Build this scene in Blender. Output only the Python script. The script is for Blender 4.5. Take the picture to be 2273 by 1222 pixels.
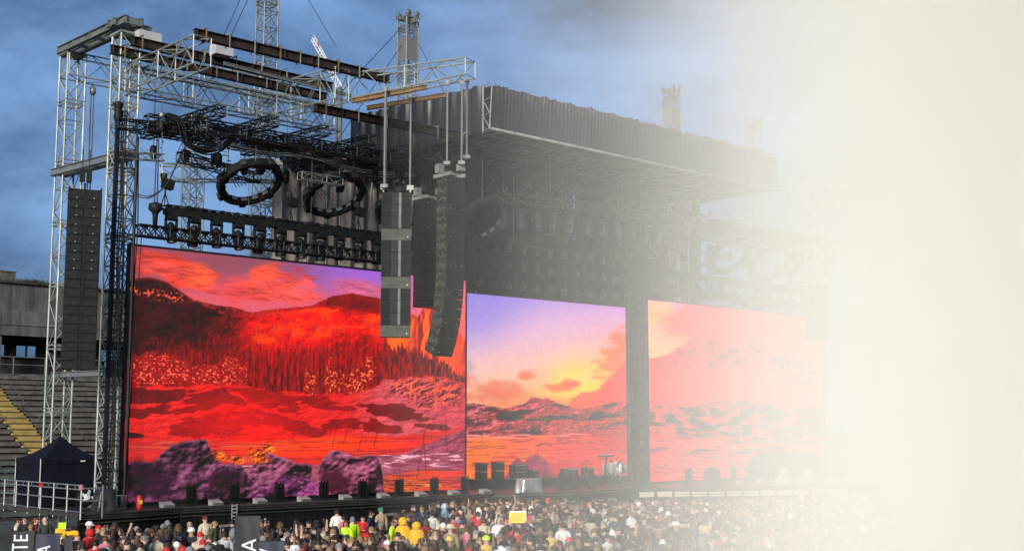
import bpy, bmesh, math, random
import numpy as np
from mathutils import Vector, Matrix
random.seed(7)
RNG = np.random.default_rng(7)
R = math.radians
for o in list(bpy.data.objects):
    bpy.data.objects.remove(o)
SC = bpy.context.scene
COL = SC.collection

# ------------------------------------------------------------------ camera
cd = bpy.data.cameras.new('camera')
cd.sensor_width = 36.0
cd.lens = 44.44
cd.clip_start = 0.1
cd.clip_end = 5000
cam = bpy.data.objects.new('camera', cd)
COL.objects.link(cam)
cam.location = (0, 0, 5)
cam.rotation_euler = (R(90 + 7.018), 0, 0)
SC.camera = cam

# ------------------------------------------------------------------ sky
SUN_EL, SUN_AZ = 15.0, -16.0          # behind the camera, a little to its left
world = bpy.data.worlds.new('World')
SC.world = world
world.use_nodes = True
nt = world.node_tree
nt.nodes.clear()
def wn(t, **kw):
    n = nt.nodes.new(t)
    for k, v in kw.items():
        setattr(n, k, v)
    return n
sky = wn('ShaderNodeTexSky', sky_type='NISHITA', sun_disc=False, sun_elevation=R(SUN_EL),
         sun_rotation=R(180 + SUN_AZ), air_density=1.0, dust_density=0.6, ozone_density=2.5)
tc = wn('ShaderNodeTexCoord')
mp = wn('ShaderNodeMapping')
mp.inputs['Scale'].default_value = (1.0, 1.0, 2.0)
mp.inputs['Location'].default_value = (0.35, 0.1, 0.2)
nz = wn('ShaderNodeTexNoise')
nz.inputs['Scale'].default_value = 4.2
nz.inputs['Detail'].default_value = 9
nz.inputs['Roughness'].default_value = 0.60
nz.inputs['Distortion'].default_value = 0.15
rp = wn('ShaderNodeValToRGB')
rp.color_ramp.elements[0].position = 0.42
rp.color_ramp.elements[0].color = (0.048, 0.105, 0.23, 1)
rp.color_ramp.elements[1].position = 0.68
rp.color_ramp.elements[1].color = (0.235, 0.43, 0.80, 1)
e = rp.color_ramp.elements.new(0.52)
e.color = (0.110, 0.220, 0.46, 1)
nt.links.new(tc.outputs['Generated'], mp.inputs['Vector'])
nt.links.new(mp.outputs['Vector'], nz.inputs['Vector'])
# the cloud deck thins a little towards the zenith
sx = wn('ShaderNodeSeparateXYZ'); nt.links.new(tc.outputs['Generated'], sx.inputs[0])
ma = wn('ShaderNodeMath', operation='MULTIPLY_ADD'); ma.inputs[1].default_value = 0.42
mb_ = wn('ShaderNodeMath', operation='SUBTRACT'); mb_.inputs[1].default_value = 0.07
nt.links.new(sx.outputs['Z'], ma.inputs[0]); nt.links.new(nz.outputs['Fac'], mb_.inputs[0]); nt.links.new(mb_.outputs[0], ma.inputs[2])
nt.links.new(ma.outputs[0], rp.inputs['Fac'])
# the cloud deck covers most of the clear sky
b1 = wn('ShaderNodeBackground')
b1.inputs['Strength'].default_value = 0.06
nt.links.new(sky.outputs['Color'], b1.inputs['Color'])
b2 = wn('ShaderNodeBackground')
b2.inputs['Strength'].default_value = 0.97
nt.links.new(rp.outputs['Color'], b2.inputs['Color'])
mx = wn('ShaderNodeMixShader')
mx.inputs['Fac'].default_value = 0.8
out = wn('ShaderNodeOutputWorld')
nt.links.new(b1.outputs[0], mx.inputs[1])
nt.links.new(b2.outputs[0], mx.inputs[2])
nt.links.new(mx.outputs[0], out.inputs['Surface'])

# ------------------------------------------------------------------ sun
sl = bpy.data.lights.new('sun', 'SUN')
sl.energy = 4.8
sl.angle = R(20)
sl.color = (1.0, 0.95, 0.86)
sun = bpy.data.objects.new('sun', sl)
COL.objects.link(sun)
sun.rotation_euler = (R(90 - SUN_EL), 0, R(SUN_AZ))

SC.view_settings.view_transform = 'Standard'
SC.view_settings.look = 'None'
SC.view_settings.exposure = 0.0
SC.view_settings.gamma = 1.0
SC.view_settings.use_curve_mapping = False
SC.cycles.max_bounces = 16
SC.cycles.volume_bounces = 14
SC.cycles.diffuse_bounces = 3
SC.cycles.glossy_bounces = 3
SC.cycles.caustics_reflective = False
SC.cycles.use_denoising = True

# ------------------------------------------------------------------ helpers
PHI = R(42.555)                       # the stage line runs away to the right
ES = Vector((math.cos(PHI), math.sin(PHI), 0))
EQ = Vector((math.sin(PHI), -math.cos(PHI), 0))
ORG = Vector((-17.04, 56.0, 0))
def W(s, q, z):                       # stage frame: s along the stage, q towards the audience
    return ORG + ES * s + EQ * q + Vector((0, 0, z))
def L(s, q, z):                       # the same frame as local coordinates of a root turned by PHI
    return Vector((s, -q, z))

MATS = {}
def mat(name, col, rough=0.6, metal=0.0, var=0.15, scale=3.0, bump=0.0, spec=0.5, streak=0.0):
    if name in MATS:
        return MATS[name]
    m = bpy.data.materials.new(name); m.use_nodes = True
    t = m.node_tree; b = t.nodes['Principled BSDF']
    b.inputs['Roughness'].default_value = rough
    b.inputs['Metallic'].default_value = metal
    b.inputs['Specular IOR Level'].default_value = spec
    c = t.nodes.new('ShaderNodeTexCoord')
    n = t.nodes.new('ShaderNodeTexNoise')
    n.inputs['Scale'].default_value = scale; n.inputs['Detail'].default_value = 6
    t.links.new(c.outputs['Object'], n.inputs['Vector'])
    r = t.nodes.new('ShaderNodeValToRGB')
    r.color_ramp.elements[0].position = 0.3; r.color_ramp.elements[1].position = 0.72
    lo = [max(0, x * (1 - var)) for x in col]; hi = [min(1, x * (1 + var)) for x in col]
    r.color_ramp.elements[0].color = (*lo, 1); r.color_ramp.elements[1].color = (*hi, 1)
    t.links.new(n.outputs['Fac'], r.inputs['Fac'])
    src = r.outputs['Color']
    if streak > 0:                    # rain streaks and stains
        mp = t.nodes.new('ShaderNodeMapping'); mp.inputs['Scale'].default_value = (1.2, 1.2, 0.10)
        n2 = t.nodes.new('ShaderNodeTexNoise'); n2.inputs['Scale'].default_value = 1.6; n2.inputs['Detail'].default_value = 8
        n2.inputs['Roughness'].default_value = 0.65
        t.links.new(c.outputs['Object'], mp.inputs['Vector']); t.links.new(mp.outputs['Vector'], n2.inputs['Vector'])
        r2 = t.nodes.new('ShaderNodeValToRGB')
        r2.color_ramp.elements[0].position = 0.36; r2.color_ramp.elements[1].position = 0.6
        k = 1 - streak
        r2.color_ramp.elements[0].color = (k, k, k * 0.97, 1); r2.color_ramp.elements[1].color = (1, 1, 1, 1)
        t.links.new(n2.outputs['Fac'], r2.inputs['Fac'])
        mm = t.nodes.new('ShaderNodeMix'); mm.data_type = 'RGBA'; mm.blend_type = 'MULTIPLY'
        mm.inputs['Factor'].default_value = 1.0
        t.links.new(src, mm.inputs['A']); t.links.new(r2.outputs['Color'], mm.inputs['B'])
        src = mm.outputs['Result']
    t.links.new(src, b.inputs['Base Color'])
    if bump > 0:
        n3 = t.nodes.new('ShaderNodeTexNoise'); n3.inputs['Scale'].default_value = scale * 6; n3.inputs['Detail'].default_value = 5
        t.links.new(c.outputs['Object'], n3.inputs['Vector'])
        bp = t.nodes.new('ShaderNodeBump'); bp.inputs['Strength'].default_value = bump
        t.links.new(n3.outputs['Fac'], bp.inputs['Height']); t.links.new(bp.outputs['Normal'], b.inputs['Normal'])
    MATS[name] = m
    return m

GALV = mat('galvanised steel', (0.27, 0.295, 0.26), 0.5, 0.3, 0.38, 1.3)
GALVD = mat('weathered galvanised steel', (0.155, 0.168, 0.155), 0.55, 0.3, 0.35, 1.5)
ALU = mat('aluminium tube', (0.29, 0.30, 0.29), 0.45, 0.6, 0.15, 3.0)
BLK = mat('black powder coat', (0.011, 0.012, 0.012), 0.55, 0.0, 0.3, 4.0, 0.0, 0.22)
BLKG = mat('black grille', (0.020, 0.022, 0.021), 0.8, 0.0, 0.3, 9.0, 0.3, 0.12)
CAB = mat('grey cabinet', (0.036, 0.039, 0.034), 0.75, 0.0, 0.2, 4.0, 0.0, 0.15)
CABL = mat('pale grey cabinet', (0.085, 0.089, 0.077), 0.75, 0.0, 0.2, 4.0, 0.0, 0.15)
RUST = mat('rusty beam', (0.024, 0.014, 0.011), 0.75, 0.1, 0.5, 2.5, 0.2)
OCHRE = mat('ochre beam', (0.20, 0.12, 0.05), 0.7, 0.1, 0.35, 2.5)
CLOTHB = mat('black drape', (0.008, 0.008, 0.009), 0.85, 0.0, 0.3, 1.2, 0.15, 0.12)
SCRIM = mat('black scrim', (0.010, 0.010, 0.011), 0.40, 0.0, 0.3, 2.0, 0.1, 0.35)
CURT = mat('grey brown curtain', (0.46, 0.375, 0.31), 0.7, 0.0, 0.3, 0.6, 0.2)
NAVY = mat('navy tent fabric', (0.005, 0.006, 0.012), 0.85, 0.0, 0.3, 2.0, 0.15, 0.15)
DECK = mat('stage deck', (0.050, 0.040, 0.036), 0.35, 0.0, 0.3, 2.0, 0.1)
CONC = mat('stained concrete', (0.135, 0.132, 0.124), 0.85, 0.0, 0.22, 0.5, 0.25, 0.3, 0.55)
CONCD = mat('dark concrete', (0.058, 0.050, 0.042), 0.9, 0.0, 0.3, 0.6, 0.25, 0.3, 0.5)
BENCH = mat('weathered bench board', (0.145, 0.125, 0.110), 0.8, 0.0, 0.4, 1.4, 0.2, 0.3, 0.35)
GREENS = mat('green bench board', (0.075, 0.10, 0.08), 0.8, 0.0, 0.35, 1.4, 0.2)
YELS = mat('yellow painted step', (0.36, 0.25, 0.07), 0.8, 0.0, 0.35, 1.4, 0.2)
WHITE = mat('white paint', (0.75, 0.75, 0.72), 0.5, 0.0, 0.1, 3.0)
GREYP = mat('grey plastic', (0.30, 0.30, 0.28), 0.5, 0.0, 0.15, 5.0)
GLASS = mat('sky reflecting glass', (0.32, 0.42, 0.55), 0.08, 0.6, 0.1, 1.0)
SILV = mat('silver foil cover', (0.36, 0.37, 0.38), 0.3, 0.5, 0.3, 3.0, 0.4)
REDP = mat('red paint', (0.55, 0.02, 0.015), 0.45, 0.0, 0.2, 4.0)
YELP = mat('yellow card', (0.80, 0.58, 0.02), 0.6, 0.0, 0.08, 4.0)
HIVIS = mat('hi vis fabric', (0.55, 0.85, 0.03), 0.6, 0.0, 0.15, 6.0)
WOOD = mat('brown plywood', (0.16, 0.10, 0.07), 0.5, 0.0, 0.3, 2.0)
GRASS = mat('trodden field', (0.055, 0.058, 0.040), 0.95, 0.0, 0.45, 0.8, 0.4)

class MB:
    """collects shapes and links them as one mesh object"""
    def __init__(self):
        self.v, self.f, self.mi, self.sm = [], [], [], []
    def add(self, vs, fs, mi=0, smooth=False):
        o = len(self.v)
        self.v += [tuple(p) for p in vs]
        for q in fs:
            self.f.append(tuple(o + i for i in q)); self.mi.append(mi); self.sm.append(smooth)
        return self
    def hexa(self, p, mi=0):          # 8 points: bottom ring, top ring
        return self.add(p, [(3, 2, 1, 0), (4, 5, 6, 7), (0, 1, 5, 4), (1, 2, 6, 5), (2, 3, 7, 6), (3, 0, 4, 7)], mi)
    def box(self, c, d, mi=0, rz=0.0, M=None):
        hx, hy, hz = d[0] / 2, d[1] / 2, d[2] / 2
        ps = [Vector((x, y, z)) for z in (-hz, hz) for x, y in ((-hx, -hy), (hx, -hy), (hx, hy), (-hx, hy))]
        if M is not None:
            ps = [M @ p for p in ps]
        if rz:
            m = Matrix.Rotation(rz, 3, 'Z'); ps = [m @ p for p in ps]
        c = Vector(c)
        return self.hexa([p + c for p in ps], mi)
    def tube(self, a, b, r, n=5, mi=0, r2=None, caps=True):
        a, b = Vector(a), Vector(b); d = b - a
        if d.length < 1e-6:
            return self
        d.normalize()
        u = d.orthogonal().normalized() if abs(d.z) < 0.9 else Vector((1, 0, 0)).cross(d).normalized()
        w = d.cross(u); r2 = r if r2 is None else r2
        vs = []
        for k in range(n):
            t = 2 * math.pi * k / n + math.pi / 4
            vs.append(a + (u * math.cos(t) + w * math.sin(t)) * r)
        for k in range(n):
            t = 2 * math.pi * k / n + math.pi / 4
            vs.append(b + (u * math.cos(t) + w * math.sin(t)) * r2)
        fs = [(k, (k + 1) % n, n + (k + 1) % n, n + k) for k in range(n)]
        if caps:
            fs += [tuple(range(n))[::-1], tuple(range(n, 2 * n))]
        return self.add(vs, fs, mi, n > 6)
    def path(self, pts, r, n=5, mi=0):
        pts = [Vector(p) for p in pts]
        rings = []
        for i, p in enumerate(pts):
            d = (pts[min(i + 1, len(pts) - 1)] - pts[max(i - 1, 0)]).normalized()
            ref = Vector((0, 0, 1)) if abs(d.z) < 0.95 else Vector((1, 0, 0))
            u = d.cross(ref).normalized(); w = d.cross(u)
            rings.append([p + (u * math.cos(2 * math.pi * k / n) + w * math.sin(2 * math.pi * k / n)) * r for k in range(n)])
        vs = [v for g in rings for v in g]; fs = []
        for i in range(len(pts) - 1):
            for k in range(n):
                fs.append((i * n + k, i * n + (k + 1) % n, (i + 1) * n + (k + 1) % n, (i + 1) * n + k))
        return self.add(vs, fs, mi, True)
    def grid(self, fn, nu, nv, mi=0, smooth=True):
        vs = [fn(i / nu, j / nv) for j in range(nv + 1) for i in range(nu + 1)]
        fs = [(j * (nu + 1) + i, j * (nu + 1) + i + 1, (j + 1) * (nu + 1) + i + 1, (j + 1) * (nu + 1) + i) for j in range(nv) for i in range(nu)]
        return self.add(vs, fs, mi, smooth)
    def lathe(self, prof, c, n=12, mi=0, M=None):
        vs = []
        c = Vector(c)
        for r, z in prof:
            for k in range(n):
                p = Vector((r * math.cos(2 * math.pi * k / n), r * math.sin(2 * math.pi * k / n), z))
                vs.append((M @ p if M is not None else p) + c)
        fs = []
        for i in range(len(prof) - 1):
            for k in range(n):
                fs.append((i * n + k, i * n + (k + 1) % n, (i + 1) * n + (k + 1) % n, (i + 1) * n + k))
        fs.append(tuple(range(n))[::-1]); fs.append(tuple(range((len(prof) - 1) * n, len(prof) * n)))
        return self.add(vs, fs, mi, True)
    def mesh(self, name, mats):
        me = bpy.data.meshes.new(name)
        me.from_pydata(self.v, [], self.f)
        for m in (mats if isinstance(mats, (list, tuple)) else [mats]):
            me.materials.append(m)
        me.polygons.foreach_set('material_index', self.mi)
        me.polygons.foreach_set('use_smooth', self.sm)
        me.update()
        return me
    def build(self, name, mats, parent=None, kind=None):
        o = bpy.data.objects.new(name, self.mesh(name, mats)); COL.objects.link(o)
        o.parent = parent
        if kind: o['kind'] = kind
        return o

def tag(o, label=None, cat=None, group=None, kind=None):
    if label: o['label'] = label
    if cat: o['category'] = cat
    if group: o['group'] = group
    if kind: o['kind'] = kind
    return o
def thing(name, label, cat, s, q, z, group=None, rz=None):
    o = bpy.data.objects.new(name, None); COL.objects.link(o)
    o.empty_display_size = 0.3
    o.location = W(s, q, z); o.rotation_euler = (0, 0, PHI if rz is None else rz)
    return tag(o, label, cat, group)
def thing_w(name, label, cat, loc, rz=0.0, group=None):
    o = bpy.data.objects.new(name, None); COL.objects.link(o)
    o.empty_display_size = 0.3
    o.location = loc; o.rotation_euler = (0, 0, rz)
    return tag(o, label, cat, group)
def dup(root, loc=None, label=None, rz=None, group=None):
    r = root.copy(); COL.objects.link(r)
    if loc is not None: r.location = loc
    if rz is not None: r.rotation_euler = (0, 0, rz)
    if label: r['label'] = label
    if group: r['group'] = group
    for ch in root.children:
        c = ch.copy(); COL.objects.link(c); c.parent = r
        for g in ch.children:
            d = g.copy(); COL.objects.link(d); d.parent = c
    return r
def link_mesh(name, me, parent, M=None):
    o = bpy.data.objects.new(name, me); COL.objects.link(o); o.parent = parent
    if M is not None: o.matrix_local = M
    return o

def truss(root, a, b, side, up, w, h, bay, rc, rb, m, mb=None, taper=1.0, style='x'):
    """box truss from a to b (local points); four chords and one bracing part"""
    a, b = Vector(a), Vector(b); side = Vector(side).normalized(); up = Vector(up).normalized()
    n = max(1, round((b - a).length / bay))
    def node(i, k):
        t = i / n; p = a.lerp(b, t); f = 1 + (taper - 1) * t
        sx = (-1, 1, 1, -1)[k]; sz = (-1, -1, 1, 1)[k]
        return p + side * (sx * w / 2) + up * (sz * h / 2 * f)
    for k in range(4):
        MB().tube(node(0, k), node(n, k), rc, 6).build('chord', m, root)
    br = MB()
    for i in range(n + 1):
        if style == 'x' or i % 3 == 0 or i == n:
            for k in range(4):
                br.tube(node(i, k), node(i, (k + 1) % 4), rb, 4, caps=False)
        if i < n:
            for k in range(4):
                k2 = (k + 1) % 4
                if style == 'x':
                    br.tube(node(i, k), node(i + 1, k2), rb, 4, caps=False)
                    br.tube(node(i, k2), node(i + 1, k), rb, 4, caps=False)
                else:
                    p, q2 = (k, k2) if (i + k) % 2 else (k2, k)
                    br.tube(node(i, p), node(i + 1, q2), rb, 4, caps=False)
    return br.build('bracing', mb or m, root, 'stuff')

# value noise for cloth folds and screen pictures
_T = RNG.random((256, 256)).astype(np.float32)
def vnoise(x, y):
    xi = np.floor(x).astype(int); yi = np.floor(y).astype(int)
    fx = (x - xi).astype(np.float32); fy = (y - yi).astype(np.float32)
    fx = fx * fx * (3 - 2 * fx); fy = fy * fy * (3 - 2 * fy)
    a = _T[yi & 255, xi & 255]; b = _T[yi & 255, (xi + 1) & 255]
    c = _T[(yi + 1) & 255, xi & 255]; d = _T[(yi + 1) & 255, (xi + 1) & 255]
    return (a * (1 - fx) + b * fx) * (1 - fy) + (c * (1 - fx) + d * fx) * fy
def fbm(x, y, oct=5, gain=0.5):
    x = np.asarray(x, dtype=np.float64); y = np.asarray(y, dtype=np.float64)
    s = 0; a = 1; t = 0
    for o in range(oct):
        s = s + a * vnoise(x + 17.3 * o, y + 9.1 * o); t += a; a *= gain; x = x * 2.03; y = y * 2.03
    return s / t
def fb1(x, y=0.0, oct=3):
    return float(fbm(np.array([x]), np.array([y]), oct)[0])

# ------------------------------------------------------------------ ground and stadium stand
g = MB().grid(lambda u, v: (-2000 + 4000 * u, -300 + 4000 * v, 0), 8, 8, smooth=False).build('ground', GRASS)
tag(g, 'trodden grass of the stadium field', None, None, 'structure')

CLEAR = bpy.data.materials.new('clear window glass'); CLEAR.use_nodes = True
_t = CLEAR.node_tree; _t.nodes.clear()
_a = _t.nodes.new('ShaderNodeBsdfTransparent'); _b = _t.nodes.new('ShaderNodeBsdfGlossy'); _m = _t.nodes.new('ShaderNodeMixShader'); _o = _t.nodes.new('ShaderNodeOutputMaterial')
_a.inputs['Color'].default_value = (.82, .88, .9, 1); _b.inputs['Roughness'].default_value = .03; _m.inputs['Fac'].default_value = .12
_t.links.new(_a.outputs[0], _m.inputs[1]); _t.links.new(_b.outputs[0], _m.inputs[2]); _t.links.new(_m.outputs[0], _o.inputs['Surface'])
RS = R(45)
SE = Vector((math.cos(RS), math.sin(RS), 0)); SN = Vector((math.sin(RS), -math.cos(RS), 0))
SO = Vector((-36.4, 90.0, 0))
stand = thing_w('grandstand', 'weathered concrete stadium stand with bench rows behind the left towers', 'grandstand', SO, RS)
def ST(x, d, z): return Vector((x, -d, z))      # x along the rows, d down towards the field
X0, X1 = -16.0, 30.0
NR, RISE, RUN = 24, 0.385, 0.80
ztop = 9.0
bench_me = None
for k in range(NR):
    z = ztop - RISE * k; d = RUN * k
    if z < 0.3: break
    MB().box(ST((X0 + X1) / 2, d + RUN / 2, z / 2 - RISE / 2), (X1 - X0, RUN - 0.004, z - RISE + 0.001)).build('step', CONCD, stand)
    # benches in boards, broken by the aisle
    ax = -1.75 + 0.10 * math.sin(k)
    for (xa, xb) in ((X0, ax - 0.95), (ax + 0.95, 7.2), (7.3, 15.4), (15.5, X1)):
        m = GREENS if (k > 14 and xa < 6) or k > 18 else BENCH
        b = MB(); sag = random.uniform(-.02, .02)
        b.box(ST((xa + xb) / 2, d + 0.42, z - RISE + 0.29 + sag), (xb - xa - 0.06, 0.34, 0.055))
        b.box(ST((xa + xb) / 2, d + 0.575, z - RISE + 0.18 + sag), (xb - xa - 0.06, 0.02, 0.20))
        for i in range(int((xb - xa) / 2.0)):
            b.box(ST(xa + 1 + i * 2.0, d + 0.42, z - RISE + 0.13), (0.10, 0.25, 0.26))
        b.build('bench', m, stand)
    b = MB()
    for j in range(2):
        b.box(ST(ax, d + 0.2 + 0.4 * j, z - RISE + 0.29 - 0.19 * j - 0.09), (1.75, 0.395, 0.2))
    b.build('aisle_step', YELS, stand)
# concourse wall with openings, windows and a stained fascia above the rows
wl = MB()
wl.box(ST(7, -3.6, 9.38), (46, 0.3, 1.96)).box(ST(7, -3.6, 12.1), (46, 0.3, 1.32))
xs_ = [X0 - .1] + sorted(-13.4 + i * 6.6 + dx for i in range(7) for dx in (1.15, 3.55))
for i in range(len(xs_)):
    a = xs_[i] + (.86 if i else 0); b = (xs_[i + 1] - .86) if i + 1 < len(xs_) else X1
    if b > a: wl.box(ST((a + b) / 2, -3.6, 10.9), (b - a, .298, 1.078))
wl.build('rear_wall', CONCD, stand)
MB().box(ST(7, -1.9, 9.0), (46, 3.3, 0.2)).build('walkway', CONC, stand)
for i in range(7):
    x = -13.4 + i * 6.6
    MB().box(ST(x, -0.9, 11.0), (0.9, 0.7, 3.9)).build('column', CONC, stand)
    for dx in (1.15, 3.55):
        wf = MB()
        xw = x + dx; zz = 10.9
        for (cx, cz, w, h) in ((xw - 0.86, zz, .14, 1.1), (xw + 0.86, zz, .14, 1.1), (xw, zz + 0.49, 1.58, .12), (xw, zz - 0.49, 1.58, .12), (xw, zz, .1, .86)):
            wf.box(ST(cx, -3.38, cz), (w, .14, h))
        w_ = wf.build('window', BLK, stand)
        for sx in (-.43, .43):
            MB().box(ST(xw + sx, -3.42, zz), (.74, .04, .84)).build('pane', CLEAR, w_)
MB().box(ST(7, -0.6, 11.85 + 0.9), (46, 0.55, 1.8)).build('fascia', CONC, stand)
MB().box(ST(7, -1.0, 13.66 + 0.97), (46, 0.5, 1.94)).build('fascia', CONC, stand)
for i in range(6):
    MB().box(ST(-10.1 + i * 6.6, -0.3, 13.05), (5.9, 0.10, 0.92)).build('fascia_panel', CONC, stand)
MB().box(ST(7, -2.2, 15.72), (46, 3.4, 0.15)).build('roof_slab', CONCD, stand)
for x, w, h in ((0.9, 1.1, .75), (6.3, 0.9, .75), (-6, 1.3, .8)):
    MB().box(ST(x, -2.0, 15.8 + h / 2), (w, 1.0, h)).box(ST(x, -2.0, 15.8 + h + .04), (w + .16, 1.16, .08)).build('roof_vent', BENCH, stand)
rl = MB()
for z in (10.3, 9.75):
    rl.tube(ST(X0, -0.2, z), ST(X1, -0.2, z), 0.035)
rl.build('handrail', GALVD, stand)
for i in range(20):
    MB().tube(ST(X0 + 0.6 + i * 2.35, -0.2, 9.0), ST(X0 + 0.6 + i * 2.35, -0.2, 10.33), 0.04).build('rail_post', GALVD, stand)
# weeds on the roof edge
wd = MB()
for i in range(420):
    x = random.gauss(2.6, 0.8) if i % 3 else random.uniform(-12, 9)
    p = ST(x, -1.0 + random.uniform(-.3, .3), 15.8); h = random.uniform(.08, .42)
    a = random.uniform(0, 6.28); d = Vector((math.cos(a), math.sin(a), 0)) * .06
    wd.add([p - d, p + d, p + d * .5 + Vector((random.uniform(-.15, .15), random.uniform(-.15, .15), h))], [(0, 1, 2)])
wd.build('weeds', mat('weeds', (0.035, 0.05, 0.022), .9), stand, 'stuff')
# lower railing at the foot of the aisle
ar = thing_w('stair_railing', 'dark steel railing at the foot of the yellow stadium steps', 'railing', SO + SN * 14.5 + SE * 0.6, RS)
for i in range(5):
    MB().tube((i * 0.9 - 1.2, 0, 2.1), (i * 0.9 - 1.2, 0, 3.5), .035).build('rail_post', BLK, ar)
MB().tube((-1.2, 0, 3.5), (2.4, 0, 3.5), .04).tube((-1.2, 0, 3.0), (2.4, 0, 3.0), .03).build('handrail', BLK, ar)

# ------------------------------------------------------------------ stage deck
ZD = 1.7
deck = thing('stage', 'long black concert stage deck under the video screens', 'stage', 0, 0, 0)
front = [(-3.1, 2.6), (-0.4, 2.2), (2.2, 1.3), (20.6, 1.3), (21.6, 2.2), (25.3, 3.2), (30.5, 2.2), (31.2, 1.9), (36, 4.6), (41.3, 7.2), (57, 7.2)]
ring = front + [(57, -11), (-3.1, -11)]
m = MB()
m.add([L(s, q, ZD) for s, q in ring], [tuple(range(len(ring)))])
m.add([L(s, q, ZD - .18) for s, q in ring], [tuple(range(len(ring)))[::-1]])
n = len(ring)
m.add([L(s, q, z) for z in (ZD - .18, ZD) for s, q in ring], [(i, (i + 1) % n, n + (i + 1) % n, n + i) for i in range(n)])
m.build('deck_floor', DECK, deck)
# skirt in pleated panels
for i in range(len(front) - 1):
    (s0, q0), (s1, q1) = front[i], front[i + 1]
    ln = math.hypot(s1 - s0, q1 - q0); k = max(1, round(ln / 2.4))
    for j in range(k):
        a = Vector((s0 + (s1 - s0) * j / k, q0 + (q1 - q0) * j / k)); b = Vector((s0 + (s1 - s0) * (j + 1) / k, q0 + (q1 - q0) * (j + 1) / k))
        nn = Vector((-(b - a).y, (b - a).x)).normalized()
        ph = random.uniform(0, 9)
        def fn(u, v, a=a, b=b, nn=nn, ph=ph):
            p = a.lerp(b, u) + nn * (0.012 * math.sin(u * 40 + ph) * (1 - v * .6) - .05)
            return L(p.x, p.y, 0.0 + v * (ZD - .19))
        MB().grid(fn, 40, 2).build('skirt_panel', CLOTHB, deck)
lip = MB()
for dz, r in ((-.06, .05), (-.26, .035), (-.42, .03)):
    for i in range(len(front) - 1):
        lip.tube(L(*front[i], ZD + dz) + Vector((0, -.03, 0)), L(*front[i + 1], ZD + dz) + Vector((0, -.03, 0)), r)
lip.build('edge_rail', CAB, deck)
# pale front panels on the right half
for i in range(13):
    a = Vector((31.4, 2.12)).lerp(Vector((41.3, 7.35)), i / 10) ; b = Vector((31.4, 2.12)).lerp(Vector((41.3, 7.35)), (i + .82) / 10)
    if i >= 10:
        a = Vector((41.5 + (i - 10) * 1.3, 7.33)); b = Vector((42.6 + (i - 10) * 1.3, 7.33))
    d = (b - a); ang = math.atan2(-d.y, d.x)
    c = (a + b) / 2
    MB().box(L(c.x, c.y, 1.30), (d.length, .06, .30), rz=ang).build('front_panel', mat('pale ply panel', (.42, .36, .30), .6), deck)
# openings below the middle of the stage
for (s, q, w) in ((17.3, 1.36, 1.9), (19.6, 1.36, 1.6), (24.2, 3.02, 1.7), (27.8, 2.78, 1.7)):
    o = MB()
    o.box(L(s, q + .02, 1.16), (w, .10, .08)); o.box(L(s - w / 2 + .05, q + .02, .56), (.08, .08, 1.12)); o.box(L(s + w / 2 - .05, q + .02, .56), (.08, .08, 1.12))
    o.build('opening_frame', GREYP if s > 20 else CABL, deck)
    MB().box(L(s - w * .22, q + .03, .55), (.22, .05, 1.08)).build('opening_post', CAB, deck)

# ------------------------------------------------------------------ screens
TX = np.array([0, 850, 950, 1100, 1250, 1400, 1500, 1600, 1700, 1800, 1900, 2000, 2300.])
TT = np.array([1, .995, .96, .895, .76, .57, .43, .29, .15, .07, .04, .02, .02])
def quad_h(w, h, q):
    """for a w x h picture, the photo coordinate each texel stands for (q: TL, TR, BR, BL)"""
    (x0, y0), (x1, y1), (x2, y2), (x3, y3) = q
    dx1, dx2, sx = x1 - x2, x3 - x2, x0 - x1 + x2 - x3
    dy1, dy2, sy = y1 - y2, y3 - y2, y0 - y1 + y2 - y3
    det = dx1 * dy2 - dx2 * dy1
    g = (sx * dy2 - dx2 * sy) / det; hh = (dx1 * sy - sx * dy1) / det
    a, b, c = x1 - x0 + g * x1, x3 - x0 + hh * x3, x0
    d, e, f = y1 - y0 + g * y1, y3 - y0 + hh * y3, y0
    u, v = np.meshgrid((np.arange(w) + .5) / w, (np.arange(h) + .5) / h)
    k = g * u + hh * v + 1
    return (a * u + b * v + c) / k, (d * u + e * v + f) / k
def sm(a, b, x):
    t = np.clip((x - a) / (b - a), 0, 1); return t * t * (3 - 2 * t)
def lay(img, col, al):
    img += (np.array(col, dtype=np.float32) - img) * al[..., None]
def poly(x, y, pts, soft=2.0, nx=None):
    """soft mask below a ridge given as (x, y) points"""
    px = [p[0] for p in pts]; py = [p[1] for p in pts]
    r = np.interp(x, px, py)
    if nx is not None: r = r + nx
    return sm(-soft, soft, y - r)
def blob(x, y, cx, cy, rx, ry, rot=0.0, nz=0.0, soft=.35):
    c, s = math.cos(rot), math.sin(rot)
    X = ((x - cx) * c + (y - cy) * s) / rx; Y = (-(x - cx) * s + (y - cy) * c) / ry
    return 1 - sm(1 - soft, 1 + soft, np.sqrt(X * X + Y * Y) + nz)

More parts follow.
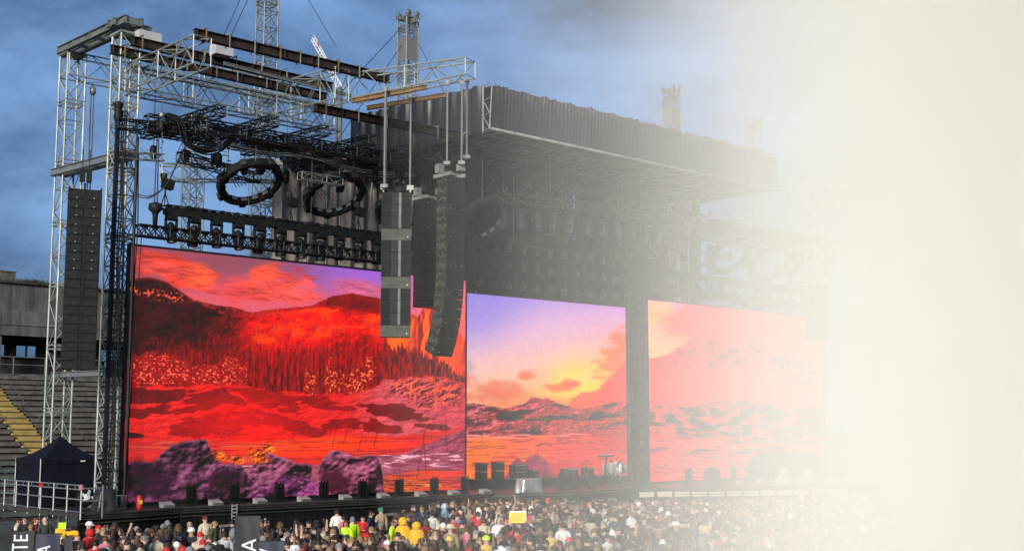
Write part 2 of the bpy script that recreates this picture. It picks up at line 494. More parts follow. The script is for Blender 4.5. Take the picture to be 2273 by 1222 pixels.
def relief(x, y, sx, sy, oct=6, ox=0.0, oy=0.0, lx=-.6, ly=-.8, gain=.55):
    """directional shading of a noise relief, about -1..1"""
    def hgt(a, b): return fbm(a / sx + ox, b / sy + oy, oct, gain)
    d = 1.2
    g = (hgt(x + d, y) - hgt(x - d, y)) * lx * sx / d + (hgt(x, y + d) - hgt(x, y - d)) * ly * sy / d
    return np.clip(g * .75, -1, 1)
def isle(x, y, cx, cy, rx, ry, rot, wob, soft=.07):
    return blob(x, y, cx, cy, rx, ry, rot, wob, soft)
def paint_left():
    w, h = 1100, 640
    x, y = quad_h(w, h, ((292, 545), (1035, 622), (1031, 1083), (271, 1115)))
    n1 = fbm(x / 60, y / 30, 6); n2 = fbm(x / 22 + 50, y / 14, 5); n3 = fbm(x / 7 + 9, y / 7, 4); n4 = fbm(x / 3.2 + 30, y / 3.2, 3)
    im = np.zeros((h, w, 3), np.float32)
    # evening sky
    t = sm(300, 880, x)
    for c, (a, b) in enumerate(((168, 140), (72, 96), (88, 196))): im[..., c] = a + (b - a) * t
    lay(im, (176, 96, 206), blob(x, y, 870, 620, 120, 50, 0, 0, .9) * .5)
    lay(im, (140, 74, 82), blob(x, y, 530, 575, 120, 50, .15, (n1 - .5), .8) * .75)
    lay(im, (232, 92, 100), sm(585, 690, y + (n1 - .5) * 60 - sm(600, 900, x) * 10) * .85 * (1 - sm(560, 900, x) * .25))
    st = fbm((x + y * 1.2) / 60, (y - x * .30) / 11, 6)
    cs = relief(x, y, 40, 16, 5, 3, 7, -.2, .9)
    for cx, cy, rx, ry, ro, c, al in ((395, 604, 92, 28, .34, (236, 66, 50), .95), (445, 618, 36, 26, .55, (255, 92, 58), .8), (350, 590, 60, 14, .25, (214, 74, 70), .7),
                                      (560, 640, 90, 36, -.12, (236, 72, 66), .8), (578, 612, 38, 22, -.35, (250, 84, 62), .9), (650, 652, 70, 26, .08, (242, 82, 70), .8), (686, 627, 20, 10, .75, (226, 78, 84), .95), (800, 640, 46, 20, .2, (222, 100, 124), .7)):
        m = blob(x, y, cx, cy, rx, ry, ro, (st - .5) * 1.5 + (n1 - .5) * .7, .4)
        cc = np.clip(np.array(c)[None, None, :] * (1 + .14 * cs[..., None] + (st[..., None] - .5) * .6), 0, 255)
        im += (cc - im) * (m * al)[..., None]
    lay(im, (242, 112, 112), sm(890, 950, x) * .9)
    lay(im, (214, 112, 140), sm(990, 1015, x) * sm(700, 630, y) * .6)
    # far cliffs in orange light
    cv = relief(x, y, 40, 120, 4, 2, 5, .9, .2)
    m = poly(x, y, ((840, 700), (855, 668), (905, 690), (930, 704), (950, 676), (975, 690), (1000, 706), (1015, 730), (1040, 760)), 1.5, (n2 - .5) * 22)
    cc = np.clip(np.array((236, 68, 26))[None, None] * (1 + .5 * cv[..., None] + .3 * (n2[..., None] - .5)) + np.array((10, 16, 8))[None, None] * (cv[..., None] > .1), 0, 255); im += (cc - im) * m[..., None]
    lay(im, (255, 112, 36), m * blob(x, y, 880, 745, 40, 40, .3, (n2 - .5), .8) * .8); lay(im, (255, 100, 34), m * blob(x, y, 1012, 800, 30, 70, 0, (n2 - .5), .7) * .8)
    lay(im, (242, 92, 80), m * sm(985, 1000, x) * sm(760, 700, y) * .8)
    # the mountain mass
    ridge = ((280, 622), (295, 619), (330, 615), (352, 618), (375, 628), (400, 645), (430, 664), (480, 677), (525, 682), (545, 690), (562, 693), (600, 686), (650, 682), (690, 679), (720, 665), (740, 656), (782, 650), (815, 657), (843, 661), (851, 674), (846, 700), (862, 760), (880, 800), (1040, 860))
    m = poly(x, y, ridge, 1.2, (n3 - .5) * 4)
    glow = np.clip(blob(x, y, 725, 722, 125, 52, -.18, (n1 - .5) * 1.8, .9) + .8 * blob(x, y, 592, 746, 48, 34, -.3, (n2 - .5) * 1.6, .8) + .8 * blob(x, y, 620, 694, 70, 12, 0, (n1 - .5), .8) + .7 * blob(x, y, 840, 735, 16, 50, 0, (n2 - .5), .6), 0, 1)
    base = np.zeros_like(im)
    lx_ = sm(430, 640, x + (n1 - .5) * 120)[..., None]
    base[...] = np.array((54, 15, 19)) * (1 - lx_) + np.array((172, 8, 9)) * lx_
    base += (np.array((240, 30, 12)) - base) * (glow * .9)[..., None]
    base += (np.array((255, 84, 34)) - base) * (sm(.80, 1.2, glow + (n2 - .5) * .9) * .6)[..., None]
    top = blob(x, y, 790, 668, 92, 24, .12, (n2 - .5) * .9, .5); base += (np.array((112, 12, 18)) - base) * (top * .9)[..., None]
    rv = relief(x, y, 46, 40, 4, 11, 4); base *= (1 + .28 * rv * (1 - glow * .6) + .25 * (n4 - .5) + .45 * (n3 - .5) * (1 - glow * .6))[..., None]
    low = sm(748, 800, y + (n1 - .5) * 60); base += (np.array((150, 7, 11)) - base) * (low * .7 * sm(300, 420, x + (y - 760) * 1.2))[..., None]
    im += (np.clip(base, 0, 255) - im) * m[..., None]
    rim = m * (1 - poly(x, y, [(a, b + 5) for a, b in ridge], 3, (n3 - .5) * 4)); lay(im, (150, 50, 48), rim * .5 * sm(860, 840, x))
    lay(im, (170, 48, 46), m * (1 - poly(x, y, ((280, 640), (400, 660), (480, 692), (560, 706), (640, 700)), 5, (n2 - .5) * 14)) * sm(.5, .62, n3) * sm(380, 470, x) * sm(660, 600, x) * .7)
    lay(im, (250, 92, 58), sm(.55, .66, fbm(x / 5, y / 5, 3, .6)) * blob(x, y, 360, 655, 60, 11, .12, (n2 - .5), .4)); lay(im, (250, 104, 60), sm(.5, .64, n4) * blob(x, y, 298, 644, 13, 10, 0, (n3 - .5), .5))
    # forest: upright tree texture
    tr = fbm(x / 3.4, y / 20, 4); tv = relief(x, y, 7, 24, 4, 31, 2, .9, .3)
    m = sm(715, 800, y + (n1 - .5) * 80) * sm(950, 800, x - (y - 800) * .5) * sm(880, 855, y + (n2 - .5) * 20)
    lay(im, (96, 4, 9), m * sm(.44, .66, tr) * .6); im *= (1 + .3 * m * tv)[..., None]; lay(im, (196, 18, 20), m * sm(.60, .72, fbm(x / 4.5 + 40, y / 10, 4)) * .5)
    m = poly(x, y, ((790, 812), (850, 765), (900, 772), (960, 792), (1000, 812), (1040, 850)), 2, (fbm(x / 3.2, x * 0, 3) - .5) * 34)
    lay(im, (150, 22, 22), m * .95); lay(im, (84, 10, 16), m * sm(.46, .62, tr) * .8); im *= (1 + .3 * m * tv)[..., None]
    # glowing leaves
    lf = fbm(x / 3.6, y / 3.4, 3, .6); leaf = sm(.53, .62, lf); br = sm(.62, .70, lf)
    band = np.clip(blob(x, y, 330, 822, 90, 34, .06, (n2 - .5) * .7, .35) + blob(x, y, 460, 832, 58, 24, .05, (n2 - .5) * .9, .35) + blob(x, y, 515, 826, 34, 32, .5, (n2 - .5) * .7, .3), 0, 1)
    lay(im, (150, 6, 10), band * .8); lay(im, (232, 44, 34), band * leaf); lay(im, (255, 128, 92), band * br * .9)
    for cx, cy, rx, ry in ((690, 850, 13, 36), (736, 842, 13, 40), (760, 852, 10, 26), (788, 848, 15, 36), (822, 815, 16, 24), (806, 850, 10, 28)):
        bb = blob(x, y, cx, cy, rx, ry, .05, (n3 - .5) * .9, .4); lay(im, (150, 10, 14), bb * .5); lay(im, (240, 84, 52), bb * leaf * .95); lay(im, (255, 150, 90), bb * br * .7)
    # snow fields with dark islands
    sf = poly(x, y, ((270, 858), (420, 856), (520, 850), (600, 866), (700, 876), (800, 872), (850, 846), (900, 836), (960, 832), (1040, 850)), 3, (n2 - .5) * 18)
    lay(im, (222, 36, 34), sf); lay(im, (204, 84, 94), sf * sm(740, 880, x) * .95)
    wob = (fbm(x / 26, y / 9, 6) - .5) * 1.5 + .22
    for cx, cy, rx, ry, ro, c in ((330, 878, 120, 20, .03, (104, 6, 12)), (480, 885, 90, 22, .06, (128, 5, 10)), (590, 880, 92, 26, .22, (150, 4, 8)), (330, 912, 90, 12, -.12, (120, 8, 12)), (470, 945, 105, 26, -.08, (146, 3, 7)), (420, 908, 80, 10, -.15, (128, 5, 10)),
                                  (640, 940, 110, 16, .30, (150, 6, 10)), (700, 890, 70, 14, .15, (150, 10, 14)), (760, 938, 70, 16, -.05, (150, 8, 12)), (840, 946, 60, 15, .16, (136, 10, 18)), (880, 912, 86, 20, .22, (118, 14, 30)), (960, 945, 50, 8, .1, (120, 30, 44)), (300, 968, 26, 8, 0, (70, 8, 12)), (298, 990, 30, 4, 0, (90, 10, 14)), (560, 925, 60, 10, .25, (150, 4, 8)), (760, 905, 50, 8, .1, (150, 20, 28))):
        mm = sf * isle(x, y, cx, cy, rx, ry, ro, wob, .06); lay(im, c, mm)
    im *= (1 + .12 * sf * relief(x, y, 40, 14, 4, 8, 1))[..., None]
    lay(im, (255, 20, 18), sf * blob(x, y, 530, 935, 100, 50, 0, 0, .95) * .55)
    ln = np.abs(fbm(x / 48 + 2, (y - .06 * x) / 11, 5) - .5); lay(im, (248, 106, 96), sf * sm(.011, .003, ln) * .5 * sm(.45, .6, n1) * sm(1000, 960, y))
    rk0 = relief(x, y, 16, 9, 5, 44, 3)
    mm = sf * blob(x, y, 950, 868, 80, 34, .18, (n2 - .5) * 1.3, .4); lay(im, (92, 26, 34), mm * sm(-.05, -.35, rk0)); lay(im, (240, 104, 66), mm * sm(.25, .6, rk0) * .8); lay(im, (255, 104, 56), mm * sm(.62, .72, fbm(x / 6 + 70, y / 10, 4)))
    # bright water and shore
    nst = fbm(x / 90 + 3, y / 5, 5)
    m = poly(x, y, ((270, 972), (450, 976), (600, 978), (750, 966), (900, 966), (1040, 945)), 4, (n2 - .5) * 10)
    lay(im, (216, 44, 40), m); lay(im, (255, 66, 28), m * blob(x, y, 690, 984, 190, 24, -.03, (nst - .5), .6) * .95); lay(im, (150, 34, 42), m * sm(.52, .62, nst) * .55); lay(im, (255, 120, 70), m * sm(.62, .72, nst) * .5)
    m = poly(x, y, ((700, 1040), (840, 1012), (900, 1003), (960, 978), (1010, 957), (1040, 945)), 2, (n3 - .5) * 3)
    lay(im, (154, 70, 92), m); im *= (1 + .3 * m * relief(x, y, 30, 12, 5))[..., None]
    m2 = poly(x, y, ((700, 1030), (850, 1008), (1040, 1002)), 2); lay(im, (166, 80, 100), m2)
    rp2 = fbm(x / 22, y / 3.6, 5); lay(im, (238, 178, 190), m2 * sm(.60, .68, rp2) * sm(1046, 1026, y) * .9); lay(im, (104, 42, 62), m2 * sm(.47, .40, rp2) * .6)
    m3 = poly(x, y, ((700, 1100), (810, 1078), (860, 1054), (920, 1042), (1040, 1042)), 3, (n2 - .5) * 8)
    rip = fbm(x / 60, y / 3.4, 4); lay(im, (206, 80, 50), m3); lay(im, (240, 64, 46), m3 * sm(880, 1000, x) * .6); lay(im, (96, 34, 36), m3 * sm(.50, .60, rip) * .85); lay(im, (255, 156, 70), m3 * sm(.64, .72, rip) * .8)
    # violet rocks in front, lit from the upper left
    rv = relief(x, y, 75, 60, 4, 5, 9, -.5, -.85, .5); fine = relief(x, y, 22, 16, 4, 21, 6)
    rough = (n2 - .5) * 9 + (n3 - .5) * 5
    def rock(pts, col, sh=.85):
        m = poly(x, y, pts, 1.0, rough)
        cc = np.array(col)[None, None] * (1 + sh * rv[..., None] + .28 * fine[..., None] + .3 * (n4[..., None] - .5) + .5 * (n3[..., None] - .5))
        nonlocal_im = im; nonlocal_im += (np.clip(cc, 6, 255) - nonlocal_im) * m[..., None]
        e = m * (1 - poly(x, y, [(a, b + 4) for a, b in pts], 2.5, rough)); lay(im, [min(255, k * 1.7 + 24) for k in col], e * .55)
        return m
    rock(((260, 1300), (540, 1300), (556, 1040), (580, 1000), (600, 1004), (650, 1022), (692, 1032), (704, 1300), (1100, 1300)), (92, 48, 66))
    rock(((260, 1300), (690, 1300), (704, 1052), (716, 1018), (732, 1002), (748, 998), (768, 1004), (792, 1012), (820, 1008), (840, 1010), (848, 1040), (852, 1070), (862, 1300), (1100, 1300)), (102, 52, 70))
    rock(((260, 1030), (300, 1024), (345, 1024), (362, 1000), (385, 985), (420, 978), (458, 974), (466, 990), (474, 1004), (492, 1028), (535, 1026), (560, 1064), (620, 1120), (700, 1300), (1100, 1300)), (82, 44, 64))
    for cx, cy, rx, ry in ((488, 1010, 18, 10), (528, 1020, 16, 9), (574, 1012, 24, 15), (600, 994, 18, 8)):
        bb = blob(x, y, cx, cy, rx, ry, .3, (n3 - .5) * .9, .3)
        cc = np.array((214, 84, 30))[None, None] * (1 + .7 * fine[..., None] + .8 * (n3[..., None] - .5)); im += (np.clip(cc, 20, 255) - im) * bb[..., None]
    lay(im, (34, 12, 30), blob(x, y, 325, 1066, 62, 40, .2, (n2 - .5) * .8, .4) * .8); lay(im, (34, 10, 26), blob(x, y, 498, 1060, 36, 22, -.3, (n2 - .5) * .8, .4) * .75); lay(im, (60, 18, 28), blob(x, y, 742, 1068, 40, 26, .1, (n2 - .5) * .8, .4) * .85)
    m = poly(x, y, ((470, 1300), (530, 1120), (570, 1088), (600, 1070), (640, 1054), (670, 1056), (720, 1078), (750, 1110), (800, 1300)), 2, (n2 - .5) * 6)
    cc = np.array((98, 42, 80))[None, None] * (1 + .5 * rv[..., None] + .4 * fine[..., None]); im += (np.clip(cc, 6, 255) - im) * (m * .95)[..., None]
    lay(im, (186, 104, 140), m * sm(.62, .70, fbm(x / 18, y / 6, 5)) * .6)
    for xa, ya, xb, yb in ((738, 990, 750, 940), (762, 985, 775, 945), (795, 1000, 806, 960), (830, 990, 838, 955), (925, 1060, 945, 950), (946, 1050, 940, 960), (993, 1000, 990, 930)):
        tt = np.clip((y - yb) / (ya - yb), 0, 1); lay(im, (110, 30, 36), sm(1.6, .6, np.abs(x - (xb + (xa - xb) * tt))) * (y > yb) * (y < ya) * .6)
    im *= (1 + (fbm(x / 1.8, y / 1.8, 2) - .5) * .10)[..., None]
    im *= (0.93 + .07 * sm(318, 320, x))[..., None]
    return x, y, im

def paint_mid(x, y, kind):
    n1 = fbm(x / 60, y / 30, 6); n2 = fbm(x / 20 + 50, y / 12, 5); n3 = fbm(x / 6 + 9, y / 6, 4)
    h, w = x.shape
    im = np.zeros((h, w, 3), np.float32)
    if kind == 'centre':
        t = sm(640, 900, y + (x - 1040) * .18); tx = sm(1040, 1390, x)
        a = np.array((168, 150, 226.)); b = np.array((226, 184, 214.)); c = np.array((246, 196, 180.)); d = np.array((250, 186, 130.))
        k = np.clip((y - 655) / 245 + tx * .25, 0, 1.2)[..., None]
        im[...] = np.where(k < .4, a + (b - a) * k / .4, np.where(k < .75, b + (c - b) * (k - .4) / .35, c + (d - c) * np.clip((k - .75) / .3, 0, 1)))
        lay(im, (150, 140, 226), blob(x, y, 1075, 700, 90, 60, -.5, 0, .9) * .55)
        lay(im, (248, 222, 126), blob(x, y, 1295, 855, 60, 50, .2, (n1 - .5), .9) * .85)
        lay(im, (250, 214, 150), blob(x, y, 1340, 825, 50, 20, -.4, (n1 - .5), .8) * .8)
        cl = blob(x, y, 1385, 790, 52, 70, .7, (n2 - .5) * 1.3); lay(im, (240, 158, 132), cl * .8)
        for cx, cy, rx, ry in ((1055, 850, 30, 18), (1130, 868, 52, 20), (1180, 835, 16, 10), (1110, 880, 40, 12), (1245, 862, 30, 9), (1060, 885, 40, 8), (1270, 852, 16, 8)):
            lay(im, (238, 138, 112), blob(x, y, cx, cy, rx, ry, 0, (n2 - .5) * 1.4, .5) * .8)
        lay(im, (188, 160, 176), blob(x, y, 1052, 815, 26, 24, .4, (n2 - .5) * 1.2) * .5)
        lay(im, (238, 128, 104), sm(870, 905, y) * .55)
        m = poly(x, y, ((1240, 960), (1270, 890), (1290, 872), (1320, 870), (1350, 838), (1368, 815), (1400, 800), (1450, 790)), 2, (n3 - .5) * 14)
        lay(im, (240, 142, 120), m * .9); lay(im, (250, 176, 140), m * sm(.55, .7, n2) * .35)
        hill = poly(x, y, ((1030, 905), (1050, 902), (1080, 898), (1110, 904), (1140, 908), (1175, 900), (1192, 885), (1225, 888), (1250, 900), (1290, 912), (1330, 904), (1345, 898), (1400, 892), (1450, 890)), 1.6, (n3 - .5) * 7)
        lay(im, (196, 104, 108), hill); dk = sm(.50, .60, fbm(x / 26, (y + x * .1) / 9, 6))
        lay(im, (104, 58, 74), hill * dk * .85); lay(im, (232, 148, 142), hill * sm(.60, .70, fbm(x / 16 + 5, y / 7, 5)) * .6)
        im *= (1 + .22 * hill * relief(x, y, 24, 12, 5, 3, 8))[..., None]
        lay(im, (88, 50, 66), blob(x, y, 1140, 926, 30, 12, 0, (n2 - .5) * 1.4) * .8)
        lake0 = 966
    else:
        t = sm(668, 790, y); 
        a = np.array((246, 196, 200.)); b = np.array((246, 206, 176.))
        im[...] = a + (b - a) * t[..., None]
        lay(im, (250, 226, 176), blob(x, y, 1462, 700, 40, 26, -.5, (n1 - .5), .7) * .8)
        lay(im, (240, 170, 160), blob(x, y, 1560, 720, 110, 34, .15, (n1 - .5) * 1.3, .7) * .7)
        lay(im, (252, 216, 190), blob(x, y, 1680, 740, 80, 26, -.2, (n1 - .5), .7) * .6)
        m = poly(x, y, ((1430, 800), (1475, 792), (1510, 772), (1530, 758), (1543, 746), (1572, 748), (1592, 762), (1640, 770), (1668, 764), (1700, 784), (1730, 790), (1760, 785), (1780, 800), (1850, 800)), 1.8, (n3 - .5) * 12)
        lay(im, (238, 146, 126), m); lay(im, (214, 128, 122), m * sm(.48, .6, n2) * sm(860, 780, y) * .7); lay(im, (252, 186, 160), m * sm(.58, .68, fbm(x / 14, y / 20, 5)) * .55)
        lay(im, (246, 166, 138), m * sm(800, 880, y) * .6)
        hill = poly(x, y, ((1430, 895), (1480, 898), (1530, 905), (1570, 892), (1620, 890), (1680, 893), (1740, 905), (1850, 910)), 2, (n3 - .5) * 10)
        lay(im, (226, 146, 146), hill); lay(im, (158, 104, 116), hill * sm(.50, .60, fbm(x / 24 + 8, (y - x * .05) / 10, 6)) * .8); lay(im, (250, 196, 188), hill * sm(.60, .70, fbm(x / 14 + 5, y / 8, 5)) * .6)
        im *= (1 + .30 * m * relief(x, y, 40, 34, 5, 3, 8) * .2 + .06 * hill * relief(x, y, 24, 12, 5, 3, 8))[..., None]
        lake0 = 972
    lk = poly(x, y, ((1020, lake0), (1240, lake0 + 2), (1330, lake0 - 8), (1450, lake0 - 10), (1560, lake0 + 4), (1850, lake0 + 8)), 2, (n2 - .5) * 5)
    rip = fbm(x / 42, y / 3.6, 4)
    lay(im, (236, 146, 140), lk); lo = lk * sm(lake0 + 8, lake0 + 26, y + (n2 - .5) * 14 + (8 if kind == 'centre' else -18))
    lay(im, (252, 128, 70), lo * (.95 if kind == 'centre' else .8)); lay(im, (176, 84, 84), lk * sm(.50, .62, rip) * .7); lay(im, (255, 176, 92), lo * sm(.62, .74, rip) * .6)
    if kind == 'centre':
        lay(im, (186, 90, 96), blob(x, y, 1043, 985, 14, 48, 0, (n2 - .5) * .4, .2) * .8)
        lay(im, (220, 134, 136), blob(x, y, 1375, 985, 44, 26, 0, (n2 - .5) * .5) * .8)
        for cx, rx, tp in ((1200, 46, 1010), (1165, 30, 1018)):
            m = poly(x, y, ((cx - rx, 1075), (cx - rx * .4, tp + 14), (cx, tp), (cx + rx * .45, tp + 16), (cx + rx, 1075), (cx + 300, 1400)), 1.5, (n3 - .5) * 5) * sm(cx - rx - 4, cx - rx + 2, x) * sm(cx + rx + 4, cx + rx - 2, x)
            lay(im, (178, 98, 128), m * .95); lay(im, (140, 72, 104), m * sm(.5, .62, n2) * .6)
        lay(im, (206, 116, 134), blob(x, y, 1270, 1040, 60, 16, 0, (n2 - .5) * .8) * .7)
    else:
        m = poly(x, y, ((1560, 1090), (1580, 1030), (1598, 990), (1612, 985), (1632, 1020), (1648, 1090), (1700, 1400)), 1.5, (n3 - .5) * 8) * sm(1652, 1646, x)
        lay(im, (226, 160, 170), m * .9)
        m = poly(x, y, ((1640, 1300), (1652, 1040), (1680, 1004), (1760, 998), (1810, 1010), (1850, 1030)), 1.5, (n3 - .5) * 5)
        lay(im, (186, 124, 126), m); lay(im, (160, 104, 112), m * sm(.5, .62, n2) * .6)
    im *= (1 + (fbm(x / 2.2, y / 2.2, 2) - .5) * .08)[..., None]
    return im
def unfog(x, im):
    T = np.interp(x, TX, TT)[..., None]
    lin = (np.clip(im, 0, 255) / 255) ** 2.2
    F = np.array((.87, .84, .75)) * 0.97
    lin = np.clip((lin - (1 - T) * F) / T, 0.004, 1.0)
    return lin ** (1 / 2.2)
def screen_mat(name, pic, gain=1.0):
    h, w, _ = pic.shape
    img = bpy.data.images.new(name, w, h, alpha=False)
    px = np.ones((h, w, 4), np.float32); px[..., :3] = np.clip(pic, 0, 1)[::-1]
    img.pixels.foreach_set(px.ravel()); img.update(); img.pack()
    m = bpy.data.materials.new(name); m.use_nodes = True
    t = m.node_tree; b = t.nodes['Principled BSDF']
    ti = t.nodes.new('ShaderNodeTexImage'); ti.image = img; ti.extension = 'EXTEND'
    b.inputs['Base Color'].default_value = (0.01, 0.01, 0.01, 1)
    b.inputs['Specular IOR Level'].default_value = 0.1
    t.links.new(ti.outputs['Color'], b.inputs['Emission Color'])
    b.inputs['Emission Strength'].default_value = gain
    return m
def screen(label, a, b, z0, z1, m):
    """flat LED wall between plan points a and b, with frame and rear cabinets"""
    a = Vector(a); b = Vector(b); d = b - a; ln = d.length
    A = W(a.x, a.y, 0); B = W(b.x, b.y, 0); rz = math.atan2((B - A).y, (B - A).x)
    r = thing_w('video_screen', label, 'video screen', A, rz, 'video screens across the stage')
    f = MB()
    for (cx, cz, w, h) in ((ln / 2, z1 + .05, ln + .2, .1), (ln / 2, z0 - .09, ln + .2, .18), (-.05, (z0 + z1) / 2, .1, z1 - z0), (ln + .05, (z0 + z1) / 2, .1, z1 - z0)):
        f.box((cx, .10, cz), (w, .26, h))
    f.build('frame', BLK, r)
    MB().box((ln / 2, .2, (z0 + z1) / 2), (ln, .22, z1 - z0)).build('cabinet', BLK, r)
    me = bpy.data.meshes.new('display')
    me.from_pydata([(0, 0, z0), (ln, 0, z0), (ln, 0, z1), (0, 0, z1)], [], [(0, 1, 2, 3)])
    uv = me.uv_layers.new(name='uv')
    for i, c in enumerate(((0, 0), (1, 0), (1, 1), (0, 1))): uv.data[i].uv = c
    me.materials.append(m); link_mesh('display', me, r)
    return r
x_, y_, im_ = paint_left()
screen('huge screen showing a red mountain valley with violet rocks', (0, 0), (19.65, 0), 1.9, 13.23, screen_mat('red valley picture', unfog(x_, im_ * 1.02), 1.1))
x_, y_ = quad_h(560, 520, ((1037, 655), (1400, 681), (1404, 1068), (1031, 1074)))
screen('centre screen showing a lilac and orange sunset over low snowy hills', (22.8, -5.2), (38.9, -4.8), 1.95, 13.3, screen_mat('sunset picture', unfog(x_, paint_mid(x_, y_, 'centre')), 1.05))
x_, y_ = quad_h(640, 520, ((1440, 668), (1825, 704), (1830, 1052), (1440, 1069)))
screen('pale fogged screen showing a peach coloured mountain and lake', (34.77, 0), (53.9, 0), 1.9, 13.23, screen_mat('peach mountain picture', unfog(x_, paint_mid(x_, y_, 'right')), 1.05))

# ------------------------------------------------------------------ lattice towers
def tower(label, s, q, z0, z1, a=0.92, m=GALV, cap='plain', bay=1.0, group='lattice towers of the stage', collars=()):
    r = thing('lattice_tower', label, 'tower', s, q, 0, group)
    truss(r, (0, 0, z0), (0, 0, z1), (1, 0, 0), (0, 1, 0), a, a, bay, .052, .028, m, style='z' if bay > 1.05 else 'x')
    k = 0
    for z in list(np.arange(z0 + 3, z1 - .5, 3.0)) + list(collars):
        b = MB()
        for dz in (-.09, .09):
            for (cx, cy, w, d) in ((0, a / 2, a + .1, .06), (0, -a / 2, a + .1, .06), (a / 2, 0, .06, a + .1), (-a / 2, 0, .06, a + .1)):
                b.box((cx, cy, z + dz), (w, d, .06))
        b.build('collar', m, r)
    if cap != 'none':
        b = MB()
        b.box((0, 0, z1 + .06), (a + .16, a + .16, .1))
        if cap == 'sheave':
            for sx in (-.32, .32):
                for sy in (-.5, .5):
                    b.box((sx, sy, z1 + .25), (.3, .1, .34)); b.tube((sx - .02, sy - .06, z1 + .3), (sx - .02, sy + .06, z1 + .3), .17, 10)
            b.box((.5, .2, z1 - .15), (.5, .16, .22)); b.box((-.6, -.2, z1 - .1), (.4, .14, .2)); b.box((0, -.62, z1 - .2), (.22, .4, .3))
        b.build('head_block', m, r)
    b = MB().box((0, 0, z0 + .05), (a + .4, a + .4, .1)); b.build('base_plate', m, r)
    return r
t1 = tower('pale outer lattice tower at the left edge carrying the flat speaker column', -.2, -6.7, 0, 23.4, bay=1.1)
t2 = tower('pale lattice tower standing right beside the left edge of the red screen', -.25, -.75, 1.7, 23.0, bay=1.05, collars=(17.5,))
t3 = tower('thin grey lattice tower standing far behind the lamp bar', 10.7, -14.5, 0, 23.6, m=GALVD)
t4 = tower('tallest lattice mast whose head runs out of the top of the picture', 12.75, -10, 0, 34.5, m=GALVD, cap='sheave')
t5 = tower('lattice mast with a clear sheave head above the dark front canopy left end', 21.8, -8.2, 0, 30.6, m=GALVD, cap='sheave')
t6 = tower('foggy lattice mast rising behind the middle of the black canopy', 47.1, -8.2, 0, 30.6, m=GALVD, cap='sheave')
t7 = tower('foggiest lattice mast rising behind the right end of the black canopy', 57.4, -8.2, 0, 29.8, m=GALVD, cap='sheave')
t8 = tower('foggy lattice tower under the canopy beside the right screen', 41.0, -2.6, 1.7, 20.4, m=GALV)
t9 = tower('foggy lattice tower at the right edge of the pale screen', 54.4, -.75, 1.7, 23.0, m=GALV)
# grey mesh panels on the mast head
for rt in (t5, t6):
    MB().box((.0, -.48, 28.6), (.8, .02, 1.5)).box((-.48, 0, 28.6), (.02, .8, 1.5)).build('mesh_panel', mat('steel mesh', (.17, .17, .16), .6, .3, .4, 14), rt)

# horizontal box trusses
def htruss(label, a, b, w, h, bay=1.1, m=GALV, rc=.045, rb=.024, taper=1.0, group='horizontal trusses of the rig', style='z', name='roof_truss', mb=None):
    A = W(*a); B = W(*b)
    r = thing_w(name, label, 'truss', A, 0, group)
    d = B - A
    side = d.cross(Vector((0, 0, 1))).normalized(); up = side.cross(d).normalized()
    truss(r, (0, 0, 0), d, side, up, w, h, bay, rc, rb, m, mb, taper, style)
    return r
htruss('long pale box truss running right from the outer left tower', (-.6, -6.7, 22.9), (15, -6.7, 22.9), 1.0, 1.15)
htruss('pale cantilever truss above the tower by the red screen, pointing at the crowd', (.35, -1.1, 21.15), (.45, 5.1, 21.15), .85, 1.25)
htruss('pale cantilever truss over the middle of the red screen', (7.5, .4, 21.2), (8.0, 4.65, 21.2), .85, 1.5)
htruss('pale tapering boom truss holding the two hanging speaker arrays', (9.3, 3.6, 21.45), (11.35, 10.0, 21.5), .85, 1.25, taper=.62)
htruss('pale rear truss with clutter below the tall mast', (8.3, -9.4, 24.6), (13.6, -8.4, 24.6), .9, .9, m=GALV)
htruss('pale front truss running back from the first cantilever', (.4, -1.6, 21.2), (12, -1.6, 21.2), .8, 1.2, m=GALVD)
htruss('foggy cantilever truss beyond the right end of the canopy', (47.5, 1.8, 21.6), (55.5, 5.5, 21.8), .9, 1.3)
htruss('foggy truss running along the top right wing', (40, -3.6, 19.2), (57, -3.6, 19.2), .9, 1.1)
htruss('pale truss across the mid height behind the lamp bar', (4.6, -6.5, 18.2), (10.4, -4.4, 18.6), .8, .8)
htruss('foggy truss hanging low behind the right rings', (41.8, -5.6, 17.6), (50.5, -5.6, 17.6), .7, .9)

# rolled steel beams
def ibeam(label, a, b, h=.36, w=.22, m=RUST, group='steel beams over the rig', pair=0.0):
    A = W(*a); B = W(*b); d = B - A; ln = d.length
    r = thing_w('steel_beam', label, 'beam', A, math.atan2(d.y, d.x), group)
    pit = -math.asin(d.z / ln)
    M = Matrix.Rotation(pit, 3, 'Y')
    for oy in ((0,) if not pair else (-pair / 2, pair / 2)):
        def bx(c, dd):
            cc = M @ Vector((c[0], c[1] + oy, c[2])); return MB().box(cc, dd, M=M)
        bx((ln / 2, 0, h / 2), (ln, w, .03)).build('flange', m, r)
        bx((ln / 2, 0, -h / 2), (ln, w, .03)).build('flange', m, r)
        bx((ln / 2, 0, 0), (ln, .03, h - .032)).build('web', m, r)
    st = MB()
    k = int(ln / 1.5)
    for i in range(k + 1):
        c = M @ Vector((.1 + i * (ln - .2) / max(1, k), 0, 0))
        st.box(c, (.03, w + pair - .02, h - .04), M=M)
    st.build('stiffener', m, r)
    return r
i1 = ibeam('rust brown steel beam highest over the rig, ending free at both ends', (.3, 4.6, 22.0), (10.8, 4.6, 22.0), .40, .3)
i2 = ibeam('rust brown steel beam starting beside the white block, middle of the three', (-1.1, 1.5, 22.1), (9.6, 1.5, 22.0), .38, .3)
i3 = ibeam('rust brown steel beam lowest of the three over the red screen', (-1.2, -.3, 22.1), (10.5, -.3, 22.0), .38, .3)
